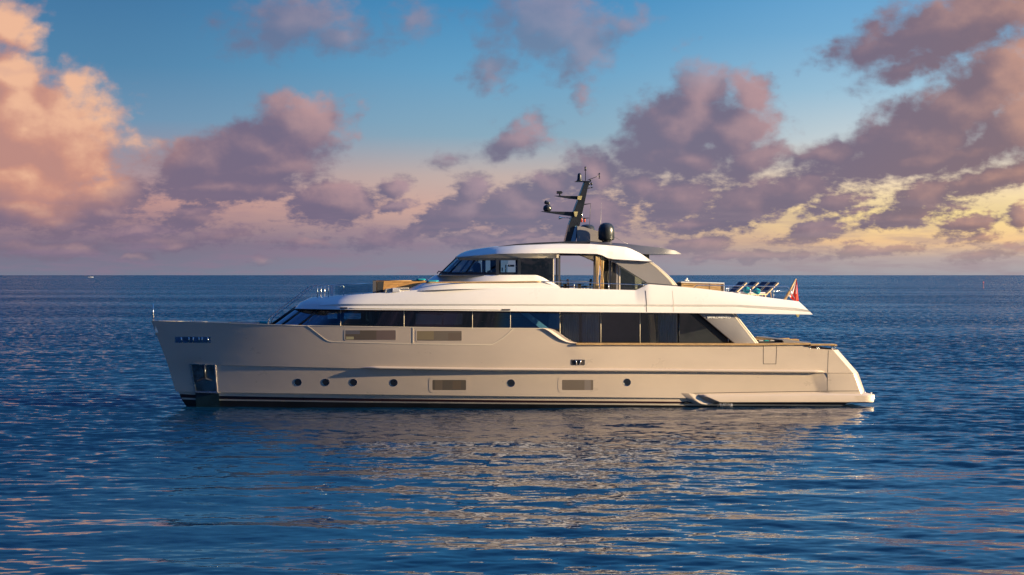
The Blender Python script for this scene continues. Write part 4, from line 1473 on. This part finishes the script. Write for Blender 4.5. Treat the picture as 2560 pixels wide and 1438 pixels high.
zfly = at(1450, 721, 2.9).z - .36
for px, n, mt, lb, fc in ((1411, 1.3, 'stripe', 'dark red chair at the forward end of the flybridge table', 1), (1466, .8, 'navycloth', 'dark blue chair at the after end of the flybridge table', -1), (1475, 1.3, 'navycloth', 'dark blue chair beside the gold curtain', -1), (1430, -1.2, 'stripe', 'dark red chair on the far side of the flybridge table', 1)):
    chair(px, n, mt, lb, fc)

# side rails of the upper deck
def rail(name, path, posts, r=.022, n_post=None, parent=yacht, mid_rails=(), mat='chrome'):
    mb = MB(); mb.tube(path, r, 8); ro_ = mb.build(name, M[mat], parent)
    for p, q in posts:
        mb = MB(); mb.tube([p, q], r * 1.15, 8); mb.build('stanchion', M[mat], ro_)
    for ml in mid_rails:
        mb = MB(); mb.tube(ml, .007, 5); mb.build('wire', M['chrome'], ro_)
    return ro_


rail('side_rail', [at(x, interp([(1352, 703.7), (1440, 705.6), (1520, 709.2), (1612, 712.6)], x), 3.35) for x in range(1352, 1614, 10)], [(at(1435, 705.6, 3.35), at(1435.6, 722, 3.35)), (at(1521.5, 709.2, 3.35), at(1522.4, 724, 3.35))])
fr_pts = [(1361, 701), (1440, 703), (1490, 704.6)]
mb = MB(); mb.tube([at(x, y, -3.3) for x, y in fr_pts], .02, 6); mb.build('side_rail', M['darkgrey'], yacht)
# after deck rail
top_r = [(1735, 719.5), (1741.5, 714.0), (1748, 713.4), (1811, 714.2), (1900, 715.4), (1966, 716.3), (1971, 718), (1990, 752.5)]
rail('after_rail', [at(x, y, 3.3) for x, y in top_r], [(at(x, y0, 3.3), at(x + .4, y1, 3.3)) for x, y0, y1 in ((1815.5, 714.3, 730.5), (1820.8, 714.3, 731), (1875, 715, 738), (1934, 715.8, 746.5))],
     mid_rails=[[at(x, y, 3.3) for x, y in m_] for m_ in ([(1820, 719.5), (1875, 727), (1978, 728.4)], [(1934, 740), (1984, 741)])])
rail('after_rail', [mirror(at(x, y, 3.3)) for x, y in top_r], [(mirror(at(x, y0, 3.3)), mirror(at(x + .4, y1, 3.3))) for x, y0, y1 in ((1815.5, 714.3, 730.5), (1875, 715, 738), (1934, 715.8, 746.5))])

# forward stair rails and the balustrade of the upper foredeck
zfd = at(675, 811, 1.6).z
rail('stair_rail', [at(x, y, 1.75) for x, y in [(671, 811), (672, 798), (677, 790), (690, 780), (775, 716), (783, 714), (821, 713), (840, 713.4), (857, 714.6), (859.2, 717), (858.6, 739)]], [(at(x, 714, 1.75), at(x, y1, 1.75)) for x, y1 in ((793.6, 745), (821, 743))], mat='steel')
rail('stair_rail', [at(x, y, .95) for x, y in [(678, 811), (679, 801), (684, 793), (697, 783), (766, 730), (789, 714), (802, 713.6)]], [(at(x, 714, .95), at(x, y1, .95)) for x, y1 in ((802.4, 743.5), (811.8, 744))], mat='steel')
mb = MB(); mb.px([(826, 713.5), (833.6, 713.5), (833.6, 740), (826, 740)], -.6, -.9); mb.build('deck_locker', M['greycloth'], yacht, .02)
mb = MB()
bp_ = [(846, 711.8), (931, 708.8), (931, 731), (846, 739)]
mb.px(bp_, 2.2, 2.17)
bal = mb.build('glass_balustrade', M['clear'], yacht)
mb = MB(); mb.px([(838, 713), (931, 711), (931, 729), (838, 738)], -2.2, -2.23); mb.build('glass_balustrade', M['clear'], yacht)
mb = MB(); mb.tube([at(x, y, 2.2) for x, y in ((843, 711.7), (933, 708.7))], .016, 6); mb.build('handrail', M['chrome'], bal)
for px in (879, 908):
    mb = MB(); mb.tube([at(px, 733.4 if px > 900 else 737, 2.2), at(px, 737 if px > 900 else 740, 2.2)], .03, 6); mb.build('clamp', M['chrome'], bal)

# teak cabinet and sofa of the forward lounge
mb = MB(); mb.px([(940, 702.6), (1070, 702.6), (1070, 732), (940, 733)], 2.45, 2.3); lounge = mb.build('lounge_screen', M['teak'], yacht)
mb = MB(); mb.px([(932, 702), (940.5, 702), (940.5, 732), (932, 733)], 2.6, 2.3); mb.build('end_post', M['darkgrey'], lounge)
mb = MB(); mb.px([(943, 703), (960, 703), (957, 732), (943, 733)], 2.5, 2.4); mb.build('end_panel', M['interior'], lounge)
mb = MB(); mb.tube([at(932, 702.2, 2.4), at(1062, 702, 2.4)], .03, 6); mb.build('screen_cap', M['teakplain'], lounge)
sofa = empty('lounge_sofa', (0, 0, 0), PSI)
tag(sofa, 'beige sofa with rounded ends before the teak screen on the upper foredeck', 'sofa')
mb = MB(); mb.px([(963, 723), (982, 720), (1022, 719), (1026, 732), (961, 733)], 2.85, 2.5); mb.build('seat', M['beigecloth'], sofa, .05)
mb = MB(); mb.px([(980, 720.4), (999, 720.6), (1001, 730), (980, 731)], 2.95, 2.6); mb.build('armrest', M['greycloth'], sofa, .04)


def cushion(px0, px1, py0, py1, n, mat, label, group=None, rot=0.0, depth=.4):
    p, q = at(px0, py1, n), at(px1, py0, n)
    w_, h_ = q.x - p.x, q.z - p.z
    mb = MB()
    K, Lr = 12, []
    for i in range(K + 1):
        th = -math.pi / 2 + math.pi * i / K
        row = []
        for j in range(24):
            ph_ = 6.2832 * j / 24
            sg = lambda v_, e_: math.copysign(abs(v_) ** e_, v_)
            row.append(Vector((w_ / 2 * sg(math.cos(th), .45) * sg(math.cos(ph_), .45), depth / 2 * sg(math.cos(th), .45) * sg(math.sin(ph_), .45), h_ / 2 * sg(math.sin(th), .7))))
        Lr.append(row)
    mb.loft(Lr, 0, True, close=True)
    o = mb.build('cushion', mat)
    o.location = Matrix.Rotation(PSI, 3, 'Z') @ Vector(((p.x + q.x) / 2, -n, (p.z + q.z) / 2))
    o.rotation_euler = (0, rot, PSI)
    return tag(o, label, 'cushion', group)


cushion(1041, 1064, 696.6, 701.8, 2.35, M['teal'], 'teal bolster cushion lying on top of the teak screen')
cushion(1066, 1096, 700.4, 706.2, 2.8, M['teal'], 'teal bolster cushion against the foot of the white pilothouse base', None, -.03)
cushion(648, 668, 802.5, 812, .7, M['teal'], 'small teal cushion by the foot of the bow stair rails')
cushion(548, 588, 807, 813, .2, M['sunpad'], 'forward grey sunpad section on the foredeck', 'grey sunpad sections on the foredeck', 0, 1.4)
cushion(591, 642, 807, 814, .2, M['sunpad'], 'after grey sunpad section on the foredeck nearest the teal cushion', 'grey sunpad sections on the foredeck', 0, 1.9)
# inner bulwark lining at the bow catches the sun
mb = MB()
li = [p for p in inn[3:46]]
mb.loft([[Vector((p.x, -p.y - .03, p.z - .015)) for p in li], [Vector((p.x, -p.y - .05, p.z - .6)) for p in li]], 0, False)
mb.build('bulwark_lining', M['white'], yacht)
mb = MB(); mb.tube([at(383.5, 802, 0), at(382.8, 759, 0)], [.035, .014], 8); mb.build('jackstaff', M['chrome'], yacht)
for px in (452, 478, 486):
    mb = MB(); mb.px([(px, 801), (px + 2.5, 801), (px + 3.5, 808), (px + 1, 808)], -hb(px, 378, 1150, 3.8, 2.2) * .9, -hb(px, 378, 1150, 3.8, 2.2) * .9 - .05); mb.build('bulwark_frame', M['greycloth'], yacht)

# after deck bar
bar = empty('bar_cabinet', (0, 0, 0), PSI)
tag(bar, 'wooden bar cabinet with a white worktop on the after upper deck', 'cabinet')
mb = MB(); mb.px([(1703.5, 706.5), (1809.5, 709), (1809.5, 734), (1703.5, 722)], 2.4, 1.7); mb.build('carcass', M['teakplain'], bar, .01)
mb = MB(); mb.px([(1702.5, 704.2), (1811, 707), (1811, 709.6), (1702.5, 706.8)], 2.46, 1.64); mb.build('worktop', M['white'], bar, .008)
mb = MB(); mb.px([(1692, 706.5), (1703.2, 706.5), (1703.2, 721), (1692, 719)], 2.3, 1.7); mb.build('side_unit', M['interior'], bar)
mb = MB(); mb.px([(1809.6, 710.5), (1811, 710.5), (1811, 734), (1809.6, 734)], 2.45, 1.7); mb.build('end_panel', M['white'], bar)
for x0, x1 in ((1710, 1734), (1745, 1770), (1778, 1803)):
    mb = MB(); mb.px([(x0, 713.2), (x1, 713.7), (x1, 714.6), (x0, 714.1)], 2.42, 2.38); mb.build('handle_slot', M['groove'], bar)
mb = MB(); mb.px([(1773.5, 709.5), (1774.3, 709.5), (1774.3, 732), (1773.5, 732)], 2.412, 2.39); mb.build('door_gap', M['groove'], bar)
tw = MB()
for (x, y, wd, h_) in ((1717, 697.5, 5, 5), (1714, 700.5, 5.5, 5), (1720, 702, 6, 3)):
    p, q = at(x - wd / 2, y + h_ / 2, 2.1), at(x + wd / 2, y - h_ / 2, 2.1)
    tw.lathe(((p.x + q.x) / 2, p.y, p.z), [(.005, 0), ((q.x - p.x) * .55, .01), ((q.x - p.x) * .5, (q.z - p.z) * .6), ((q.x - p.x) * .25, (q.z - p.z))], 9)
t_o = tw.build('white_cloth', M['white'])
t_o.rotation_euler = (0, 0, PSI)
tag(t_o, 'crumpled white cloth lying on the worktop of the wooden bar', 'cloth')

# sun loungers, backs raised, in a row across the after deck
zad = at(1880, 742, 2.5).z - .16


def lounger():
    r_ = empty('sun_lounger')
    for sy in (-.30, .30):
        mb = MB(); mb.box((.55, sy, .27), (1.3, .05, .07)); mb.build('side_rail', M['teakplain'], r_, .008)
    Ry = Matrix.Rotation(R(-36), 3, 'Y')          # back raised towards the stern end
    for sy in (-.30, .30):
        mb = MB(); c = Vector((1.15, sy, .27)) + Ry @ Vector((.5, 0, 0)); mb.box(c, (1.02, .055, .06), Ry); mb.build('back_rail', M['teakplain'], r_, .008)
    mb = MB(); c = Vector((1.15, 0, .33)) + Ry @ Vector((.48, 0, 0)); mb.box(c, (.98, .54, .08), Ry); mb.build('back_cushion', M['navycloth'], r_, .03)
    mb = MB(); mb.box((.5, 0, .35), (1.25, .54, .08)); mb.build('seat_cushion', M['greycloth'], r_, .03)
    for x in (0.05, 1.1):
        for sy in (-.28, .28):
            mb = MB(); mb.box((x, sy, .12), (.06, .05, .26)); mb.build('leg', M['teakplain'], r_)
    mb = MB(); mb.tube([(1.62, 0, .70), (1.75, 0, .02)], .025, 6); mb.build('back_strut', M['teakplain'], r_)
    return r_


def copy_tree(o, parent=None):
    c = o.copy(); COL.objects.link(c); c.parent = parent
    for ch in list(o.children):
        copy_tree(ch, c)
    return c


proto = lounger()
for i, (px, n, lb) in enumerate(((1838, 1.7, 'navy and grey sun lounger nearest the wooden bar, back raised'), (1868, .3, 'navy sun lounger with a teal cushion, second from the wooden bar'), (1896, 1.5, 'navy sun lounger with the second teal cushion, third from the wooden bar'), (1918, 2.3, 'navy and grey sun lounger nearest the red ensign'))):
    o = proto if i == 0 else copy_tree(proto)
    o.location = Matrix.Rotation(PSI, 3, 'Z') @ Vector((at(px, 720, n).x - 1.05, -n + .4, zad))
    o.rotation_euler = (0, 0, PSI + R(26))
    tag(o, lb, 'sun lounger', 'sun loungers on the after deck')
cushion(1859, 1875, 717.5, 732.5, 2.5, M['teal'], 'teal cushion leaning on a sun lounger nearer the bar', 'teal cushions on the sun loungers', .5, .45)
cushion(1884, 1900, 721.0, 735.5, 2.75, M['teal'], 'teal cushion leaning on a sun lounger nearer the ensign', 'teal cushions on the sun loungers', .5, .45)

# ensign on its raked staff
flag = empty('ensign', (0, 0, 0), PSI)
tag(flag, 'red ensign hanging from a raked wooden staff at the after rail', 'flag')
s0, s1 = at(1961.5, 750.5, .25), at(1990.4, 697, .25)
mb = MB(); mb.tube([s0, s1], [.075, .03], 10); mb.build('staff', M['teakplain'], flag)
mb = MB()
NR, NCc = 26, 22
rws = []
for i in range(NR + 1):
    f = i / NR
    hoist = s1.lerp(s0, .04 + .72 * f)
    fly = at(1991.2 + 6.3 * f ** .8, 698 + 56 * f, .25)
    row = []
    for j in range(NCc + 1):
        u = j / NCc
        p = hoist.lerp(fly, u)
        p.z -= .10 * math.sin(u * 3.14) * f
        p.y += .11 * math.sin(u * 13 + f * 2.0) * (.25 + f * .9) * u ** .4
        row.append(p)
    rws.append(row)
mb.loft(rws)
m, g, b = material('ensign_cloth', (.62, .03, .015), .8)
t = g.new('ShaderNodeTexCoord')
gs = g.sep(t.outputs['UV'])
uu, vv = gs[0], gs[1]
cross = g.m('MULTIPLY', g.m('LESS_THAN', uu, .5), g.m('LESS_THAN', vv, .5))
pale = g.m('MAXIMUM', g.m('MULTIPLY', g.m('LESS_THAN', uu, .46), 1.0), g.m('MULTIPLY', g.m('LESS_THAN', g.m('ABSOLUTE', g.m('SUBTRACT', uu, .72)), .05), g.m('GREATER_THAN', vv, .3)))
pale = g.m('MULTIPLY', pale, g.m('SUBTRACT', 1.0, g.m('MULTIPLY', g.m('GREATER_THAN', vv, .78), g.m('GREATER_THAN', uu, .2))))
g.put(b.inputs['Base Color'], g.mix(pale, (.62, .035, .015, 1), (.66, .60, .60, 1)))
fo = mb.build('cloth', m, flag)
uvl = fo.data.uv_layers.new(name='UVMap')
fx = [v_.co for v_ in fo.data.vertices]
for lp in fo.data.loops:
    k = lp.vertex_index
    p = fx[k]
    best = min(range(NR + 1), key=lambda i_: abs(rws[i_][0].lerp(rws[i_][-1], .5).z - p.z))
    a_, c_ = rws[best][0], rws[best][-1]
    uvl.data[lp.index].uv = (min(max((p.x - a_.x) / max(c_.x - a_.x, 1e-3), 0), 1), best / NR)
mod = fo.modifiers.new('cloth', 'SOLIDIFY'); mod.thickness = .008

# ------------------------------------------------------------------ cockpit at the stern
mb = MB(); mb.px([(1878, 846.4), (1974, 845.4), (1974, 848.6), (1878, 849.4)], -3.62, -3.9); mb.build('cap_rail', M['teakplain'], yacht, .01)
ck = empty('cockpit_sofa', (0, 0, 0), PSI)
tag(ck, 'low dark sofa with scattered cushions in the stern cockpit', 'sofa')
mb = MB(); mb.px([(1888, 854), (1960, 852.5), (1960, 862), (1888, 862)], 2.6, .8); mb.build('seat', M['interior'], ck, .04)
for px, mt in ((1902, 'greycloth'), (1916, 'teal'), (1930, 'greycloth'), (1944, 'interior')):
    mb = MB(); mb.px([(px - 7, 853), (px - 4, 850.4), (px + 5, 850.2), (px + 7, 853), (px + 6, 857), (px - 6, 857)], 2.4, 2.1); mb.build('back_cushion', M[mt], ck, .03)
mb = MB()
mb.px([(1955, 850.0), (1976, 849.6), (2027, 857.4), (2027, 859), (1960, 857.5)], 2.9, -2.9); mb.build('transom_bench', M['grey'], yacht, .02)

# ------------------------------------------------------------------ mast and domes
mast = empty('mast_group'); bpy.data.objects.remove(mast)
mz = lambda pts, n0, n1, nm, mt, par=yacht, bv=.01: (lambda mb_: mb_.build(nm, M[mt], par, bv))(MB().px(pts, n0, n1))
mast = mz([(1412, 606), (1423, 561.5), (1462, 455), (1473, 454.5), (1450, 561), (1439, 606)], .30, -.30, 'mast', 'mast')
mz([(1352.5, 529), (1356, 528.2), (1444, 530), (1444, 542), (1425, 540), (1390, 535)], .14, -.14, 'spreader', 'mast', mast)
mz([(1386.5, 490), (1390, 489.2), (1455, 490.5), (1452, 499.5), (1425, 497)], .14, -.14, 'spreader', 'mast', mast)
mz([(1444, 490), (1455.6, 490), (1452.5, 500), (1443, 499.5)], .36, .32, 'light_board', 'brassboard', mast)
mz([(1434, 529), (1445, 529.4), (1441, 542.5), (1436.5, 541)], .37, .33, 'light_board', 'brassboard', mast)
mz([(1441, 452), (1478, 452.5), (1478, 454.4), (1441, 454.4)], .32, -.32, 'platform', 'mast', mast)
mz([(1466.5, 471), (1483, 468), (1483, 469.4), (1466, 473)], .2, -.2, 'shelf', 'mast', mast)
mz([(1455, 510), (1476.8, 508.7), (1476.8, 509.8), (1454, 514)], .12, -.12, 'signal_arm', 'mast', mast)
mz([(1450, 544.6), (1473.5, 544.6), (1473.5, 545.8), (1450, 547.2)], .14, -.14, 'shelf', 'mast', mast)


def turned(px, py_bot, n, prof_px, nm, mt, par=mast, seg=20):
    """turned solid: (radius px, height px above the base)"""
    c = at(px, py_bot, n)
    k = (at(px + 1, py_bot, n) - at(px, py_bot, n)).length
    mb_ = MB(); mb_.lathe(c, [(r_ * k, h_ * k) for r_, h_ in prof_px], seg)
    return mb_.build(nm, M[mt], par)


turned(1448.7, 452.2, .1, [(7.5, 0), (6.6, 2), (5.6, 4), (5.0, 13), (4.2, 16.5), (2.6, 18.6), (.5, 19.4)], 'small_dome', 'dome')
turned(1463.6, 452, 0, [(.9, 0), (.8, 25), (3.2, 25.4), (3.2, 27), (1.8, 27.4), (2.2, 30), (2.4, 34), (1.0, 35)], 'masthead_sensor', 'mast', seg=10)
mb = MB(); mb.tube([at(1469, 450.5, 0), at(1498.5, 439.5, 0)], .018, 6); va = mb.build('wind_arm', M['mast'], mast)
mb = MB(); mb.tube([at(1498.6, 446.5, 0), at(1498.4, 432.5, 0)], [.02, .035], 6); mb.box(at(1496.8, 435.5, 0), (.12, .02, .03)); mb.build('wind_vane', M['mast'], va)
turned(1498.6, 446.8, 0, [(.4, 0), (2.6, .2), (2.6, 1), (.4, 1.3)], 'wind_cups', 'mast', va, 8)
turned(1476, 452.4, 0, [(2, 0), (2.4, 2.5), (1.5, 5)], 'sensor', 'mast', mast, 10)
for px in (1472.5, 1478.6):
    turned(px, 469.5, 0 if px > 1475 else .12, [(1.1, 0), (1.0, 6)], 'antenna_stem', 'chrome', mast, 8)
    turned(px, 463.5, 0 if px > 1475 else .12, [(1.1, 0), (2.8, 3.0), (2.8, 5.4), (1.6, 7.2)], 'antenna_head', 'mast', mast, 12)
cm = turned(1399.5, 489.2, 0, [(2.6, 0), (1.8, 4), (1.6, 5)], 'camera_foot', 'mast', mast, 10)
mz([(1392.6, 477.6), (1404, 477.8), (1407.4, 481), (1405, 484.6), (1392.8, 484.4)], .14, -.14, 'camera_head', 'mast', mast, .02)
turned(1368.5, 528.6, 0, [(7, 0), (10, 3), (10.8, 8), (9.6, 12.5), (6, 15.6), (1, 16.2)], 'radar_ball', 'dome')
turned(1367, 513.5, 0, [(2.4, 0), (1.6, 2)], 'searchlight_stem', 'mast', mast, 8)
mb = MB()
Rt = Matrix.Rotation(R(18), 3, 'Y')
c = at(1367.5, 507, 0)
sl = [(.03, -.14), (.085, -.13), (.10, -.06), (.075, .06), (.085, .14), (.02, .15)]
mb.loft([[c + Rt @ Vector((h_, r_ * math.cos(6.2832 * k / 14), r_ * math.sin(6.2832 * k / 14))) for k in range(14)] for r_, h_ in sl], 0, True, True)
mb.build('searchlight', M['mast'], mast)
c = at(1397.5, 544.7, .1)
mb = MB()
hn = [(.09, 0), (.085, .02), (.05, .10), (.022, .2), (.016, .42)]
mb.loft([[c + Vector((h_, r_ * math.cos(6.2832 * k / 14), r_ * math.sin(6.2832 * k / 14))) for k in range(14)] for r_, h_ in hn], 0, True, True)
mb.tube([c + Vector((.42, 0, 0)), c + Vector((.60, 0, -.02))], .022, 8)
mb.build('horn', M['chrome'], mast)
for px in (1453.8, 1461.2):
    turned(px, 556, .1 if px < 1457 else 0, [(1.2, 0), (2.5, 1.2), (2.5, 9.0), (2.0, 10.4)], 'red_lamp', 'redlamp', mast, 14)
turned(1455.6, 545, .16, [(1.4, 0), (1.2, 6), (.8, 8), (.6, 24)], 'lamp_mast', 'chrome', mast, 8)
turned(1462.3, 495, .0, [(.8, 0), (1.8, 1), (1.8, 5), (.8, 6)], 'stern_lamp', 'white', mast, 10)
for k, (x, y) in enumerate(((1435.5, 553.4), (1441.6, 553.2), (1432.5, 558), (1438.8, 558), (1445.5, 558))):
    mb = MB(); p = at(x, y, .305); mb.box(p, (.026, .02, .026)); mb.build('bolt', M['chrome'], mast)
mb = MB(); mb.tube([at(1476.8, 509, 0), at(1473.6, 566, -.3)], .012, 5); mb.build('halyard', M['darkgrey'], mast)
mb = MB(); mb.tube([at(1501, 604, -.6), at(1501.4, 563, -.6), at(1503.4, 507, -.6)], [.022, .014, .006], 6); mb.build('whip_antenna', M['grey'], yacht)
mz([(1442.5, 604), (1443.5, 565.5), (1460, 567.6), (1495, 578), (1530, 600), (1530, 606), (1442, 604)], .42, .30, 'mast_fairing', 'grey', mast, .015)
mz([(1426.5, 605), (1438, 565), (1443.4, 565.4), (1438.6, 604), (1470, 606), (1440, 607)], .36, .33, 'fairing_edge', 'bluesteel', mast, .004)
sd_ = turned(1515.7, 605.5, 1.1, [(9, 0), (11, 1.2), (11, 3.5), (18.5, 5.2), (20, 7.5), (20.2, 26), (19.6, 33), (17.4, 39.5), (13, 44.6), (7, 47.4), (.5, 48.2)], 'satellite_dome', 'dome', yacht, 40)
for k in range(8):
    a = 6.2832 * k / 8
    c = at(1515.7, 605.5, 1.1) + Vector((.27 * math.cos(a), .27 * math.sin(a), .06))
    mb = MB(); mb.tube([c, c + Vector((0, 0, .10))], .014, 6); mb.build('base_stud', M['chrome'], sd_)
turned(1468, 605.5, -1.2, [(9, 0), (20, 6), (20.2, 26), (17.4, 38), (12, 42.4), (.5, 44)], 'satellite_dome', 'dome', yacht, 32)
mb = MB(); mb.tube([at(1536, 593, .9), at(1570, 610.5, .9)], .009, 5); mb.build('stay_wire', M['grey'], yacht)

# cooling water falling from the quarter
mb = MB()
rn = random.Random(5)
for k in range(46):
    x = rn.choice((rn.gauss(1808, 6), rn.gauss(1827, 3)))
    y0 = 1007.5 + rn.random() * 3
    ln = rn.uniform(3, 9)
    p, q = at(x, y0, 3.86 + rn.random() * .12), at(x + rn.gauss(0, .8), y0 + ln, 3.95 + rn.random() * .2)
    mb.tube([p, p.lerp(q, .5), q], [.003, .006, .004], 5)
sp = mb.build('water_spray', M['foam'])
sp.rotation_euler = (0, 0, PSI)
tag(sp, 'thin white jets of cooling water falling beside the stern wing', 'water', None, 'stuff')

# ------------------------------------------------------------------ far off: a motor launch and a channel marker
def at_sea(px, py):
    d_ = CAM_Z * F_PX / (py - HOR)
    return Vector(((px - 1280) / F_PX * d_, CAM_Y + d_, 0.0))


bp = at_sea(227, 694)
scale_b = bp.y / F_PX
launch = empty('motor_launch', bp, R(4))
tag(launch, 'tiny white launch running along the horizon far off the bow', 'boat')
L_ = 13 * (bp.y - CAM_Y) / F_PX
mb = MB()
rws = []
for i in range(13):
    f = i / 12
    x = (f - .5) * L_
    wd = L_ * .16 * (1 - max(0, (f - .55) / .45) ** 2.2)
    h_ = L_ * (.10 + .05 * f * f)
    rws.append([Vector((x, -wd, h_)), Vector((x, -wd * .8, 0)), Vector((x, 0, -.3)), Vector((x, wd * .8, 0)), Vector((x, wd, h_))])
mb.loft(rws)
mb.loft([[r_[0] for r_ in rws], [r_[-1] for r_ in rws]], 0, False)
mb.add(rws[0], [(0, 1, 2, 3, 4)])
sharp(mb.build('hull', M['greycloth'], launch), 30)
mb = MB()
mb.prism([Vector((-.12 * L_, -L_ * .1, L_ * .13)), Vector((.16 * L_, -L_ * .1, L_ * .13)), Vector((.06 * L_, -L_ * .09, L_ * .26)), Vector((-.10 * L_, -L_ * .09, L_ * .26))], [Vector((-.12 * L_, L_ * .1, L_ * .13)), Vector((.16 * L_, L_ * .1, L_ * .13)), Vector((.06 * L_, L_ * .09, L_ * .26)), Vector((-.10 * L_, L_ * .09, L_ * .26))])
mb.build('cabin', M['grey'], launch)
mb = MB(); mb.box((.5 * L_, 0, .1), (L_ * .16, L_ * .3, .5)); mb.build('bow_wave', M['foam'], launch, .1)
kp = at_sea(2458.5, 721)
kd = (kp.y - CAM_Y) / F_PX
mk = empty('channel_marker', kp)
tag(mk, 'thin red channel marker standing in the sea right of the stern', 'marker')
mb = MB(); mb.lathe((0, 0, -.4), [(1.1 * kd, 0), (1.1 * kd, 2.5 * kd + .4), (.6 * kd, 4 * kd + .4), (.6 * kd, 13 * kd)], 10); mb.build('post', varied('faded_marker_paint', (.30, .10, .12), .6, scale=4), mk)
mb = MB(); mb.lathe((0, 0, 0), [(.5 * kd, 12.5 * kd), (1.4 * kd, 13 * kd), (1.4 * kd, 16 * kd), (.3 * kd, 17 * kd)], 10); mb.build('topmark', varied('marker_red_paint', (.55, .10, .12), .5, scale=4), mk)
